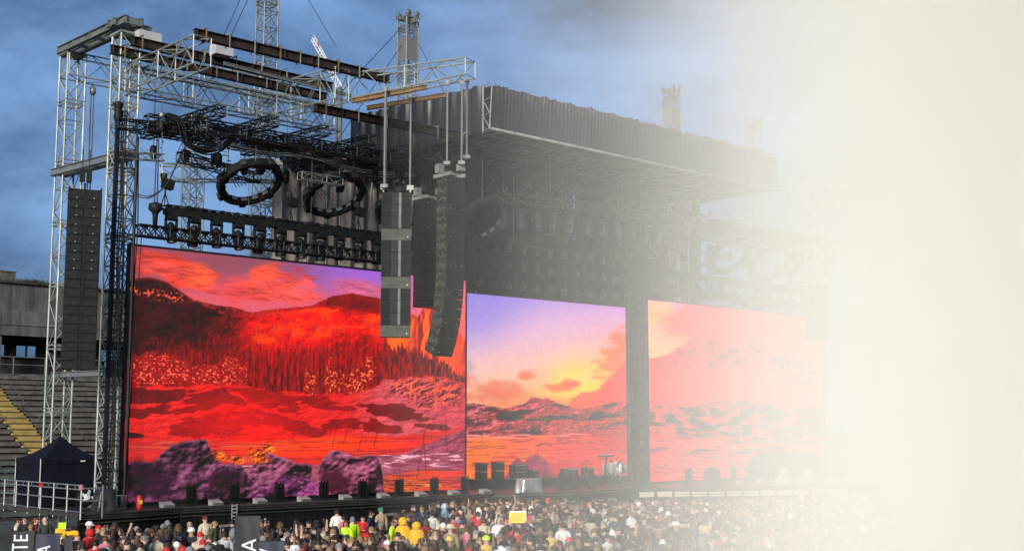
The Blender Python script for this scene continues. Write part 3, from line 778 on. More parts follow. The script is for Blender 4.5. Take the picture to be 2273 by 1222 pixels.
i4 = ibeam('rust brown steel beam slung under the booms, reaching the canopy', (7.4, 3.2, 20.25), (16.6, 3.2, 20.3), .36, .3)
ibeam('pale double beam capping the two left towers', (-.35, -7.3, 23.7), (-.3, .1, 23.55), .34, .22, GALVD, pair=.75)
ibeam('pale double beam between the left towers, holding the flat speaker column', (-.5, -7.3, 17.55), (-.2, .1, 17.35), .30, .2, ALU, pair=.6)
ibeam('pale thin beam low between the two left towers', (-.3, -7.4, 7.7), (-.2, -.4, 7.6), .22, .2, ALU)
ibeam('short pale beam across the top of the tower beside the red screen', (-1.0, -.9, 23.55), (.9, -.9, 23.5), .3, .2, GALVD, pair=.5)
ibeam('ochre beam under the tapering boom, upper one', (8.9, 4.2, 20.65), (10.1, 8.4, 20.7), .18, .16, OCHRE)
ibeam('ochre beam under the tapering boom, lower one', (10.0, 3.9, 20.55), (11.4, 8.2, 20.6), .18, .16, OCHRE)
ibeam('white beam peeking from under the brown beams', (3.0, 2.4, 21.7), (10.4, 2.0, 21.6), .12, .10, ALU)
# steel clamps on the beams
for rt, nn in ((i1, 9), (i2, 7), (i3, 7), (i4, 6)):
    ln = 10.5
    for k in range(nn):
        x = .6 + k * ln / nn + random.uniform(-.2, .2)
        MB().box((x, -.17, 0), (.05, .03, .62)).box((x, .17, 0), (.05, .03, .62)).box((x, 0, .31), (.06, .42, .04)).build('clamp', GALV if k % 3 else OCHRE, rt)
b = thing('counterweight', 'white counterweight block on top of the tower by the red screen', 'counterweight', .45, -.1, 22.55)
MB().box((0, 0, .3), (1.1, .7, .62)).build('block', mat('pale concrete block', (.42, .42, .42), .8, 0, .12, 2, .2), b)
MB().box((0, 0, .64), (1.2, .1, .05)).box((.35, 0, .68), (.06, .5, .1)).box((-.35, 0, .68), (.06, .5, .1)).build('lifting_strap', GALVD, b)
b = thing('counterweight', 'grey counterweight block on the end of the first cantilever', 'counterweight', 3.1, 2.0, 22.1)
MB().box((0, 0, .3), (.9, .6, .5)).build('block', MATS['pale concrete block'], b)
MB().box((0, 0, .57), (1, .1, .05)).build('lifting_strap', GALVD, b)

# tall black cable mast in front of the tower
cm = thing('cable_mast', 'black vertical cable mast along the tower by the red screen', 'mast', -1.0, .3, 0)
MB().box((0, 0, 10.6), (.17, .16, 17.8)).build('pole', BLK, cm)
for k in range(3):
    MB().path([(.22 + .06 * k + .03 * math.sin(z * 1.3 + k), -.05 * k, z) for z in np.arange(1.75, 19.4, .5)], .035).build('cable', BLK, cm)
rg = MB()
for z in np.arange(2.2, 19.3, .6): rg.box((.3, 0, z), (.34, .06, .05))
rg.build('rung', BLK, cm)
MB().lathe([(.14, 18.7), (.2, 18.9), (.15, 19.2), (.2, 19.4), (.26, 19.5), (.1, 19.6)], (0, 0, 0), 10).build('head_fitting', BLK, cm)
pm = thing('cable_mast', 'second thinner black cable mast on the right side of the tower', 'mast', .05, .12, 0)
MB().tube((0, 0, 1.7), (0, 0, 18.2), .07, 6).build('pole', BLK, pm)
MB().path([(.12 + .04 * math.sin(z), 0, z) for z in np.arange(1.8, 17.8, .6)], .03).build('cable', BLK, pm)
# thin white hoist pole by the outer tower
hp = thing('hoist_line', 'pair of pale vertical hoist lines right of the outer tower', 'hoist', .75, -6.6, 0)
for dx in (0, .14):
    MB().tube((dx, 0, 15.6), (dx, 0, 21.7), .035, 5).build('line', ALU, hp)
MB().lathe([(.06, 21.6), (.16, 21.7), (.16, 21.95), (.05, 22.1)], (.07, 0, 0), 8).build('pulley', ALU, hp)

# ------------------------------------------------------------------ loudspeaker arrays
def dots(mb, pts, r=.02):
    for p in pts: mb.box(p, (r * 2, .02, r * 2))
def flat_array(label, s, q, ztop, n, w, hb, dep, rz):
    """straight column of wide speaker boxes with a dark slot between the two rows"""
    r = thing_w('line_array', label, 'speaker array', W(s, q, ztop), rz, 'hanging loudspeaker arrays')
    for i in range(n):
        z = -hb * (i + .5)
        b = MB().box((0, 0, z), (w, dep, hb - .014)).build('speaker_box', BLKG, r)
        g = MB()
        slot = i >= 4
        for sx in (-1, 1):
            g.box((sx * w * .26, -dep / 2 - .012, z), (w * .42, .022, hb - .06))
            g.box((sx * w * .26, -dep / 2 - .018, z + hb * .44), (w * .40, .025, .025))
        g.build('grille', BLKG, b)
        if i < 9:
            d = MB(); dots(d, [(-w * .26, -dep / 2 - .032, z - hb * .3), (w * .26, -dep / 2 - .032, z - hb * .3)], .022)
            d.build('badge', GREYP, b)
        if slot:
            MB().box((0.02, -dep / 2 - .02, z), (.10, .04, hb)).build('slot', BLK, b)
    f = MB()
    for sx in (-w * .48, w * .48): f.box((sx, 0, .10), (.05, dep, .14))
    f.box((0, 0, .08), (w, .08, .1)).box((0, dep * .3, .2), (.08, .08, .5)); f.build('fly_frame', BLK, r)
    for sx in (-.14, .14): MB().box((sx, 0, .75), (.22, .26, .55)).tube((sx, 0, .4), (sx, 0, 1.9), .02).build('hoist_motor', BLK, r)
    return r
arr1 = flat_array('tall flat black speaker column hanging between the two left towers', -2.5, .6, 15.25, 20, 1.36, .383, .70, R(23))

def panel_array(label, s, q, ztop, w, rz):
    """column in three sections of dark boxes with plain grey infill boxes"""
    r = thing_w('line_array', label, 'speaker array', W(s, q, ztop), rz, 'hanging loudspeaker arrays')
    z = 0; dep = .62
    for sec in range(3):
        for i in range(3):
            hb = .56
            b = MB().box((0, 0, z - hb / 2), (w, dep, hb - .014)).build('speaker_box', CAB, r)
            g = MB()
            for sx in (-1, 1): g.box((sx * w * .33, -dep / 2 - .012, z - hb / 2), (w * .30, .024, hb - .05))
            g.build('grille', BLKG, b)
            MB().box((-.03, -dep / 2 - .006, z - hb / 2), (w * .17, .045, hb - .02)).build('horn', BLK, b)
            MB().box((w * .115, -dep / 2 - .02, z - hb / 2), (w * .085, .05, hb - .02)).build('waveguide', mat('pale waveguide', (.17, .175, .155), .7, 0, .15, 4), b)
            z -= hb
        hb = .55
        b = MB().box((0, 0, z - hb / 2), (w, dep, hb - .02)).build('infill_box', CABL, r)
        MB().box((w * .38, -dep / 2 - .012, z - hb * .7), (.05, .02, .05)).build('badge', WHITE, b)
        z -= hb
    f = MB()
    for sx in (-w * .45, w * .45): f.box((sx, 0, .08), (.06, dep, .14)); f.box((sx, 0, .28), (.3, .3, .22))
    f.build('fly_frame', GALV, r)
    return r
arr2 = panel_array('grey speaker column with plain pale boxes, hanging in front of the red screen', 9.9, 6.5, 15.95, 1.37, R(4))

def j_array(label, s, q, ztop, n, w, hb, dep, rz=PHI, curve=1.9, group='hanging loudspeaker arrays', side_m=None, box_m=None):
    r = thing_w('line_array', label, 'speaker array', W(s, q, ztop), rz, group)
    y, z, ang = 0.0, 0.0, 0.0
    side_m = side_m or mat('rigging side plate', (.085, .078, .052), .6, .1, .6, 9)
    for i in range(n):
        da = curve * max(0, i - n * .35) / n
        ang += R(da)
        M = Matrix.Rotation(ang, 3, 'X')
        c = Vector((0, y, z)) + M @ Vector((0, 0, -hb / 2))
        b = MB().box(c, (w, dep, hb - .012), M=M).build('speaker_box', box_m or (CAB if i % 2 else BLKG), r)
        g = MB()
        for sx in (-1, 1):
            g.box(c + M @ Vector((sx * w * .25, -dep / 2 - .012, 0)), (w * .44, .022, hb - .05), M=M)
        g.build('grille', BLKG, b)
        p = MB()
        for k in range(7):
            p.box(c + M @ Vector((-w / 2 - .012, -dep * .38 + k * dep * .12, random.uniform(-.1, .1))), (.025, dep * random.uniform(.05, .12), hb * random.uniform(.15, .45)), M=M)
        p.build('side_plate', side_m, b)
        if i % 3 == 0:
            d = MB()
            for sx in (-1, 1): d.box(c + M @ Vector((sx * w * .3, -dep / 2 - .03, 0)), (.04, .02, .04), M=M)
            d.build('badge', GREYP, b)
        e = Vector((0, y, z)) + M @ Vector((0, 0, -hb)); y, z = e.y, e.z
    f = MB()
    for sx in (-w * .4, w * .4): f.box((sx, .1, .1), (.06, dep + .5, .16))
    f.box((0, .1, .22), (w, .1, .1)).box((-w * .4, .3, .42), (.3, .3, .4)).box((w * .4, -.2, .5), (.3, .3, .3))
    f.build('fly_frame', GALV, r)
    return r
arr3 = j_array('long curved black speaker array hanging where the red and centre screens meet', 10.95, 9.15, 16.45, 19, 1.06, .425, .74, curve=6.8)
arr4 = j_array('black speaker array half hidden behind the curved one', 14.3, 3.4, 16.6, 13, 1.3, .42, .8, curve=.2, side_m=BLKG, box_m=BLK)
arr5 = j_array('foggy speaker array hanging before the pale right screen', 52.0, .9, 15.4, 11, 1.4, .36, .8, rz=PHI - R(20), curve=3.2)

# hanging chain and pipe runs for the two arrays
def drops(label, pts, z0, z1, r=.045):
    t = thing_w('hanging_line', label, 'hoist line', W(pts[0][0], pts[0][1], z0), 0, 'pale lines holding the speaker arrays')
    for i, (s, q) in enumerate(pts):
        p = W(s, q, 0) - W(pts[0][0], pts[0][1], 0)
        MB().tube(p + Vector((0, 0, 0)), p + Vector((0, 0, z1 - z0)), r, 6).build('line', GALV if i % 2 else ALU, t)
    p = W(pts[0][0], pts[0][1], 0)
    e = MB()
    for (s, q) in pts:
        v = W(s, q, 0) - p
        e.box(v + Vector((0, 0, .12)), (.30, .22, .15)).box(v + Vector((0, 0, z1 - z0 - .1)), (.15, .15, .22))
    e.build('hoist_motor', GALVD, t)
    return t
drops('pale pair of lines above the left half of the grey speaker column', [(9.15, 6.5), (9.25, 6.45)], 16.1, 20.9)
drops('pale pair of lines above the right half of the grey speaker column', [(10.5, 6.7), (10.6, 6.6)], 16.1, 20.8)
drops('pale line above the left end of the curved array frame', [(10.75, 9.1)], 17.0, 21.0)
drops('pale line above the middle of the curved array frame', [(11.2, 9.6)], 17.0, 21.0)
drops('pale pair of lines above the right end of the curved array frame', [(11.75, 9.3), (11.83, 9.25)], 17.4, 21.2)

# ------------------------------------------------------------------ lamp bars with moving heads
def head_mesh():
    a = MB(); a.box((0, 0, -.10), (.42, .34, .20)); 
    y = MB(); y.box((-.24, 0, -.42), (.05, .16, .50)).box((.24, 0, -.42), (.05, .16, .50)).box((0, 0, -.21), (.53, .2, .05))
    h = MB().lathe([(.20, -1.16), (.22, -1.10), (.19, -.85), (.185, -.62), (.15, -.40), (.08, -.30)], (0, 0, 0), 12)
    return a, y, h
_a, _y, _h = head_mesh()
HM = (_a.mesh('lamp_base', BLK), _y.mesh('yoke', BLK), _h.mesh('lamp_head', mat('lamp housing', (.012, .012, .013), .5, 0, .2, 6, 0, .25)))
LENS = MB().lathe([(.17, -1.166), (.16, -1.163)], (0, 0, 0), 12).mesh('lens', mat('lamp lens', (.10, .11, .12), .1, .2, .2, 5))
HEADS = []
def moving_head(label, loc, rz, sc, tilt=0.0, group='moving head lamps'):
    r = thing_w('moving_head', label, 'stage lamp', loc, rz, group)
    r.scale = (sc, sc, sc)
    for nme, me in zip(('base', 'yoke', 'lamp_head', 'lens'), HM + (LENS,)):
        o = link_mesh(nme, me, r)
        if nme in ('lamp_head', 'lens') and tilt:
            M = Matrix.Translation((0, 0, -.55)) @ Matrix.Rotation(tilt, 4, 'X') @ Matrix.Translation((0, 0, .55)); o.matrix_local = M
    return r
ordn = ['first', 'second', 'third', 'fourth', 'fifth', 'sixth', 'seventh', 'eighth', 'ninth', 'tenth', 'eleventh', 'twelfth', 'thirteenth', 'fourteenth', 'fifteenth', 'sixteenth']
def lamp_bar(label, s0, s1, q, z, n, what, zig=True):
    r = thing('lamp_bar', label, 'lamp bar', s0, q, z, 'lamp bars above the screens')
    ln = s1 - s0
    MB().box((ln / 2, 0, 0), (ln, .38, .30)).build('bar', BLK, r)
    MB().tube((0, -.22, .26), (ln, -.22, .26), .035, 6).tube((0, .22, .26), (ln, .22, .26), .035, 6).build('top_pipe', BLK, r)
    c = MB()
    for i in range(int(ln / .45)):
        c.box((.2 + i * .45, random.uniform(-.15, .15), .26), (random.uniform(.08, .24), .3, random.uniform(.06, .24)))
    c.build('clamp', BLK, r)
    for i in range(n):
        s = s0 + .35 + i * (ln - .7) / (n - 1)
        moving_head('black moving head lamp above the %s, %s from the left' % (what, ordn[i]), W(s, q, z - .15), PHI, random.uniform(1.08, 1.22), random.uniform(-.25, .25))
    for i in range(5):
        x = .8 + i * (ln - 1.6) / 4
        MB().tube((x, 0, .1), (x, 0, 4.2 + random.uniform(-.5, .5)), .014, 4).build('suspension_wire', GALVD, r)
    return r
lamp_bar('long black lamp bar above the red screen', 1.55, 17.4, 0, 15.0, 14, 'red screen')
lamp_bar('foggy black lamp bar above the pale right screen', 36.6, 53.4, 0, 15.0, 13, 'pale right screen')
htruss('black zigzag truss along the top edge of the red screen', (.2, .1, 13.95), (19.3, .1, 13.95), .45, .50, .5, BLK, .04, .032, group='black trusses on the screen tops', style='x')
htruss('foggy black zigzag truss along the top edge of the pale right screen', (35.4, .1, 13.95), (53.7, .1, 13.95), .45, .50, .5, BLK, .04, .032, group='black trusses on the screen tops', style='x')
# curved lamp truss over the middle of the stage
arc = thing('curved_truss', 'curved black lamp truss over the middle of the stage', 'lamp truss', 0, 0, 17.5)
AP = [(19.8, 2.68), (22.2, 3.4), (25.2, 3.9), (28.3, 4.12), (31.9, 3.76), (35.4, 2.4), (37.4, .8)]
def arcp(t):
    i = min(int(t * 6), 5); f = t * 6 - i
    p0, p1, p2, p3 = AP[max(i - 1, 0)], AP[i], AP[i + 1], AP[min(i + 2, 6)]
    return tuple(.5 * (2 * p1[k] + (p2[k] - p0[k]) * f + (2 * p0[k] - 5 * p1[k] + 4 * p2[k] - p3[k]) * f * f + (3 * p1[k] - p0[k] - 3 * p2[k] + p3[k]) * f ** 3) for k in (0, 1))
for dq, dz in ((-.25, -.25), (.25, -.25), (-.25, .25), (.25, .25)):
    MB().path([L(arcp(t)[0], arcp(t)[1] + dq, dz) for t in np.linspace(0, 1, 40)], .045).build('chord', CAB, arc)
z_ = MB()
for i in range(60):
    a = arcp(i / 60); b = arcp((i + 1) / 60); f = 1 if i % 2 else -1
    z_.tube(L(a[0], a[1] + .25, -.25 * f), L(b[0], b[1] + .25, .25 * f), .025, 4).tube(L(a[0], a[1] - .25, -.25 * f), L(b[0], b[1] - .25, .25 * f), .025, 4)
    z_.tube(L(a[0], a[1] - .25, -.25 * f), L(a[0], a[1] + .25, -.25 * f), .025, 4)
z_.build('bracing', CAB, arc, 'stuff')
for i in range(16):
    p = arcp((i + .5) / 16)
    moving_head('moving head lamp under the curved stage truss, %s from the left' % ordn[i], W(p[0], p[1], 17.2), PHI, 1.15, random.uniform(-.2, .2))
for t in (.12, .3, .5, .68, .86):
    p = arcp(t)
    MB().tube(L(*p, .3), L(*p, 3.6), .02, 4).box(L(*p, 1.0), (.3, .3, .5)).build('hoist_motor', BLK, arc)
# oval lamp ring further down
ov = thing('lamp_ring', 'wide oval lamp truss hanging low over the middle of the stage', 'lamp ring', 28.0, 0.6, 16.0)
for rr in (1, .93):
    MB().path([(5.0 * rr * math.cos(t), 2.6 * rr * math.sin(t), 0) for t in np.linspace(0, 2 * math.pi, 49)], .05).build('hoop', CAB, ov)
for i in range(14):
    t = i / 14 * 2 * math.pi
    MB().box((4.8 * math.cos(t), 2.5 * math.sin(t), -.2), (.28, .28, .34)).build('lamp_pod', CAB, ov)
for t in (0.4, 2.5, 3.8, 5.6):
    MB().tube((4.9 * math.cos(t), 2.5 * math.sin(t), 0), (4.9 * math.cos(t), 2.5 * math.sin(t), 4.6), .018, 4).build('suspension_wire', GALVD, ov)

# ------------------------------------------------------------------ tilted lamp rings
def lamp_ring(label, s, q, z, dia, tilt=None, rot=R(20)):
    P = W(s, q, z)
    r = thing_w('lamp_ring', label, 'lamp ring', P, 0, 'tilted lamp rings')
    vdir = (Vector((0, 0, 5)) - P).normalized()
    right = Vector((0, 0, 1)).cross(vdir).normalized(); up = vdir.cross(right)
    n = (vdir * .60 + (right * math.sin(rot) - up * math.cos(rot)) * .80).normalized()
    u = (right * math.cos(rot) + up * math.sin(rot)); u = (u - n * u.dot(n)).normalized(); v = n.cross(u)
    R0 = dia / 2; N = 48
    def ringmesh(prof):
        mb = MB(); vs = []
        for i in range(N):
            t = 2 * math.pi * i / N; d = u * math.cos(t) + v * math.sin(t)
            for (rr, ax) in prof: vs.append(d * rr + n * ax)
        k = len(prof)
        fs = [(i * k + j, ((i + 1) % N) * k + j, ((i + 1) % N) * k + (j + 1) % k, i * k + (j + 1) % k) for i in range(N) for j in range(k)]
        return mb.add(vs, fs)
    ringmesh([(R0, -.20), (R0, .16), (R0 - .04, .2), (R0 - .20, .2), (R0 - .24, .16), (R0 - .24, -.20)]).build('hoop', BLK, r)
    ringmesh([(R0 + .03, -.16), (R0 + .03, -.1), (R0 - .0, -.1), (R0 - .0, -.16)]).build('rim', CAB, r)
    for i in range(14):
        t = 2 * math.pi * (i + .5) / 14; d = u * math.cos(t) + v * math.sin(t); tg = -u * math.sin(t) + v * math.cos(t)
        M = Matrix((tg, d, n)).transposed()
        pod = MB().box(d * (R0 - .30) + n * .02, (.36, .12, .26), M=M).build('lamp_pod', BLK, r)
        MB().box(d * (R0 - .365) + n * .03, (.30, .02, .20), M=M).build('lens', mat('blinder lens', (.20, .20, .19), .25, .2, .3, 6), pod)
        if i % 2:
            MB().box(d * (R0 + .06) + n * .0, (.30, .14, .34), M=M).build('bracket', CAB, r)
    for t in (1.2, 2.2, 5.2):
        p = (u * math.cos(t) + v * math.sin(t)) * R0
        MB().tube(p, p + Vector((0, 0, 3.2)), .016, 4).build('suspension_wire', GALVD, r)
    lm = MB()
    for k in range(4):
        lm.path([(-u * (R0 - .3)) + Vector((.04 * k, 0, 1.2 - i * .25)) + u * (.12 * i * (1 + .2 * k)) for i in range(6)], .018)
    lm.build('cable', BLK, r)
    return r
lamp_ring('tilted black lamp ring nearest the left towers', 5.9, .1, 16.89, 3.15)
lamp_ring('tilted black lamp ring before the grey brown curtain', 10.8, .1, 16.9, 3.15)
lamp_ring('tilted black lamp ring half hidden by the grey speaker column', 15.3, .1, 16.8, 3.1)
lamp_ring('tilted black lamp ring right of the curved speaker array', 20.9, .1, 16.8, 3.15, rot=R(38))
lamp_ring('foggy tilted lamp ring first from the canopy end on the right wing', 45.6, -2, 17.2, 3.2, rot=R(30))
lamp_ring('foggy tilted lamp ring second from the canopy end on the right wing', 50.6, -2, 17.15, 3.2, rot=R(30))
lamp_ring('foggy tilted lamp ring third and faintest on the right wing', 55.6, -2, 17.1, 3.2, rot=R(30))

# ------------------------------------------------------------------ small fixtures on and over the bar
def tripod_lamp(label, s, q, z):
    r = thing('follow_spot', label, 'stage lamp', s, q, z, 'small spot lamps on the lamp bar')
    f = MB()
    for a in (0, 2.1, 4.2): f.tube((.22 * math.cos(a), .22 * math.sin(a), 0), (0, 0, .6), .025)
    f.tube((0, 0, .55), (0, 0, .9), .04); f.build('stand', BLK, r)
    MB().box((.12, 0, 1.02), (.5, .34, .42), M=Matrix.Rotation(.2, 3, 'Y')).build('housing', BLK, r)
    MB().lathe([(.16, .3), (.17, .2), (.13, 0)], (-.1, 0, 1.2), 10).build('lens_barrel', CAB, r)
    return r
tripod_lamp('small black spot lamp on the left end of the lamp bar above the red screen', 1.5, .1, 15.2)
tripod_lamp('small black spot lamp on the lamp bar below the first ring', 8.2, .1, 15.2)
tripod_lamp('small black spot lamp on the lamp bar below the second ring', 12.3, .1, 15.2)
pl = thing('pendant_lamp', 'black pendant work lamp hanging left of the lamp bar', 'lamp', .95, .3, 14.2)
MB().lathe([(.10, 0), (.12, .45), (.16, .6), (.32, .75), (.30, 1.0), (.08, 1.08)], (0, 0, 0), 12).build('lamp_shade', BLK, pl)
for dx in (-.07, .07): MB().tube((dx, 0, 1.05), (dx * .4, 0, 5.2), .025, 5).build('line', BLK, pl)
hb_ = thing('hoist_motor', 'black chain hoist hanging free above the pendant lamp', 'hoist', .75, 1.0, 18.4)
MB().lathe([(.1, 0), (.14, .05), (.14, .42), (.09, .5)], (0, 0, 0), 10).build('body', BLK, hb_)
MB().tube((0, 0, .5), (0, 0, 1.9), .02, 4).tube((0.05, 0, -1.0), (0.05, 0, 0), .02, 4).build('chain', GALVD, hb_)
MB().lathe([(.05, 0), (.13, .06), (.14, .18), (.06, .26)], (0, 0, .62), 10).build('hook_block', ALU, hb_)

# ------------------------------------------------------------------ dark truss grid under the left wing roof
GR = 'black grid trusses over the left wing'
for i, (s0, q0, s1, q1, z) in enumerate(((.2, .6, 17.2, .6, 18.9), (2.2, 2.2, 17.4, 2.2, 18.7), (1.8, -1.8, 17.6, -1.8, 19.3), (1.5, -3.6, 17.6, -3.6, 19.6))):
    htruss('black grid truss running along the left wing, %s from the crowd' % ('second', 'first', 'third', 'fourth')[i], (s0, q0, z), (s1, q1, z), .5, .5, .7, BLK, .04, .026, group=GR)
for i, s in enumerate((2.6, 5.4, 8.2, 11.0, 13.8, 16.4)):
    htruss('black grid truss running front to back over the red screen, %s from the left' % ordn[i], (s, 3.0, 19.3), (s, -4.4, 19.5), .45, .45, .7, BLK, .04, .026, group=GR)
htruss('dark truss arm reaching left from the grid to the cable mast', (-1.1, .4, 18.55), (2.4, .9, 18.75), .42, .42, .6, BLK, .035, .022, group=GR)
htruss('thin dark truss arm below the cable mast head', (-.9, .2, 17.2), (1.2, .4, 17.35), .3, .3, .5, GALVD, .025, .018, group=GR)
htruss('black lower truss left of the first ring', (1.6, 1.2, 17.35), (6.6, -.4, 17.25), .42, .42, .55, BLK, .035, .024, group=GR)
htruss('short pale lit truss piece below the grid', (8.0, 1.2, 17.35), (10.4, 1.2, 17.35), .4, .36, .5, GALVD, .03, .02, group=GR)
# hoists, boxes and lamps clipped in the grid
kinds = []
for i in range(18):
    s = 2.6 + i * .86; q = random.choice((-3.6, -1.8, .6, 2.2)) + random.uniform(-.2, .2); z = random.uniform(18.2, 18.8)
    h = thing('chain_hoist', 'black %s chain hoist in the dark grid, %s from the left' % ('round' if i % 3 == 0 else 'boxy', (ordn + ['seventeenth', 'eighteenth'])[i]), 'hoist', s, q, z, 'chain hoists in the black grid')
    if i % 3 == 0:
        MB().lathe([(.12, -.5), (.17, -.4), (.17, .1), (.1, .2)], (0, 0, 0), 9).build('body', BLK, h)
    else:
        MB().box((0, 0, -.15), (.34, .26, .5)).box((.2, 0, -.1), (.14, .2, .3)).build('body', BLK, h)
    MB().tube((0, 0, .1), (0, 0, random.uniform(.8, 3.2)), .018, 4).build('chain', GALVD if i % 2 else BLK, h)
# cable looms
def loom(label, pts, k=5, r=.035, m=BLK, spread=.12):
    A = W(*pts[0]); t = thing_w('cable_loom', label, 'cables', A, 0, 'cable looms')
    P = [W(*p) - A for p in pts]
    def cr(tt):
        n = len(P) - 1; i = min(int(tt * n), n - 1); f = tt * n - i
        p0, p1, p2, p3 = P[max(i - 1, 0)], P[i], P[i + 1], P[min(i + 2, n)]
        return .5 * (2 * p1 + (p2 - p0) * f + (2 * p0 - 5 * p1 + 4 * p2 - p3) * f * f + (3 * p1 - p0 - 3 * p2 + p3) * f ** 3)
    for j in range(k):
        o = Vector((random.uniform(-1, 1), random.uniform(-1, 1), random.uniform(-1, 1))) * spread
        MB().path([cr(u) + o * (1 + .5 * math.sin(u * 9 + j)) for u in np.linspace(0, 1, 22)], r, 5).build('cable', m, t)
    return t
loom('thick black cable loom sagging left of the dark grid', [(.9, 1.0, 19.2), (1.5, 1.2, 18.9), (1.9, 1.2, 18.0), (2.9, 1.2, 17.75), (3.8, 1.2, 18.1), (4.4, 1.0, 18.8)], 7, .04, BLK, .10)
loom('grey cable loom curving down left of the first ring to the tower', [(1.75, 1.0, 17.5), (1.5, 1.0, 16.9), (1.15, .8, 16.0), (.55, .4, 15.45), (.05, .2, 15.5)], 3, .022, CAB, .05)
loom('thin cables hanging below the grid before the curtain', [(9.5, .8, 17.9), (10.2, .8, 17.3), (10.8, .8, 17.6), (11.5, .8, 18.2)], 3, .02, CAB, .06)
loom('black cable bundle along the inside of the grid', [(3, 1.4, 18.9), (6, 1.5, 18.5), (9, 1.4, 18.8), (12, 1.5, 18.45), (15, 1.4, 18.8), (17, 1.2, 18.5)], 6, .04, BLK, .15)
loom('pale hose looped over the black grid trusses', [(4, -1, 19.1), (7, -.8, 18.7), (10, -1, 19.0), (13, -.8, 18.6), (16.5, -.8, 18.9)], 4, .02, GREYP, .2)
loom('cables falling beside the lamp bar left end', [(.4, .2, 13.6), (.3, .2, 10), (.1, .2, 6), (0, .3, 2)], 2, .02, BLK, .03)
loom('foggy cable loom hanging on the right wing', [(42.3, -1, 17.6), (43.0, -1, 16.4), (42.2, -1, 15.2), (42.2, -1, 14.4)], 2, .025, BLK, .05)
# bright little fixings scattered through the grid
fx = MB()
for i in range(420):
    s = random.uniform(1.5, 17.5); q = random.choice((-3.6, -1.8, .6, 2.2)) + random.uniform(-.3, .3); z = random.uniform(18.3, 19.7)
    a = W(s, q, z); d = Vector((random.uniform(-1, 1), random.uniform(-1, 1), random.uniform(-.6, .6))) * random.uniform(.06, .4)
    fx.tube(a, a + d, random.uniform(.010, .03), 4)
o = fx.build('rigging_fittings', GALVD); tag(o, 'small pale shackles, slings and pipes scattered through the black grid', None, None, 'stuff')
fx = MB()
for i in range(420):
    s = random.uniform(21, 42); q = random.uniform(-4, 4.6); z = random.uniform(17.6, 20.4)
    a = W(s, q, z); d = Vector((random.uniform(-1, 1), random.uniform(-1, 1), random.uniform(-.6, .6))) * random.uniform(.06, .4)
    fx.tube(a, a + d, random.uniform(.010, .028), 4)
for i in range(500):
    s = random.uniform(41, 58); q = random.uniform(-5, 1); z = random.uniform(17.9, 19.9)
    a = W(s, q, z); d = ES * random.uniform(-1.2, 1.2) + Vector((0, 0, random.uniform(-.2, .2)))
    fx.tube(a, a + d, random.uniform(.015, .04), 4)
o = fx.build('rigging_fittings', GALVD); tag(o, 'small fittings and pipes scattered under the canopy and the foggy right wing', None, None, 'stuff')
for i, (q, z) in enumerate(((-.2, 18.9), (-2.2, 19.3), (-4.2, 19.6), (-1.2, 18.2))):
    htruss('foggy black grid truss over the right wing, %s from the crowd' % ('second', 'third', 'fourth', 'first')[i], (41.5, q, z), (57.5, q, z), .5, .5, .8, BLK, .04, .028, group='black grid trusses over the right wing')
for i in range(12):
    h = thing('chain_hoist', 'foggy chain hoist hanging over the right wing, %s from its left' % ordn[i], 'hoist', 42 + i * 1.25, random.uniform(-3, 0), random.uniform(16.9, 17.8), 'chain hoists over the right wing')
    MB().box((0, 0, -.2), (.36, .3, .7)).build('body', BLK, h)
    MB().tube((0, 0, .1), (0, 0, 1.8), .02, 4).build('chain', BLK, h)
# mast guy wires
gw = thing('guy_wires', 'thin guy wires stretching from the mast heads', 'wires', 12.75, -10, 20)
for (s, q, z, s2, q2, z2) in ((12.4, -10, 33.4, 7.5, -9, 22.5), (12.4, -10, 32.2, 7.2, -10, 20), (13, -10, 34, 17, -9, 28), (21.3, -8.2, 30, 14.5, -8, 22.5), (21.4, -8.2, 29, 16.5, -8, 22), (22.2, -8.2, 29.8, 26.5, -8, 24), (46.6, -8.2, 30, 40, -8, 24)):
    o0 = W(12.75, -10, 20)
    A = W(s, q, z) - o0; B = W(s2, q2, z2) - o0
    M = Matrix.Rotation(-PHI, 3, 'Z')
    MB().tube(M @ A, M @ B, .022, 4).build('wire', BLK, gw)

# far red and white jib
jb = thing_w('crane_jib', 'distant pale crane jib with red bands behind the rig', 'crane', (-21.0, 150, 0), PHI)
def jp(t): return Vector((-4.2 * t, 0, 46 + 5.6 * t))
for k, (dx, dz) in enumerate(((0, 0), (.7, .3), (.3, .9))):
    MB().tube(jp(0) + Vector((dx, 0, dz)), jp(1) + Vector((dx * .4, 0, dz * .4)), .09, 4).build('chord', WHITE, jb)
z_ = MB(); rd = MB()
for i in range(16):
    a = jp(i / 16); b = jp((i + 1) / 16)
    (rd if i % 5 == 3 else z_).tube(a, b + Vector((.6, 0, .4)), .06, 4).tube(a + Vector((.6, 0, .4)), b + Vector((.3, 0, .7)), .06, 4)
z_.build('bracing', WHITE, jb, 'stuff'); rd.build('red_band', REDP, jb)
MB().tube((0, 0, 0), (0, 0, 46.5), .4, 8).build('mast', GALVD, jb)

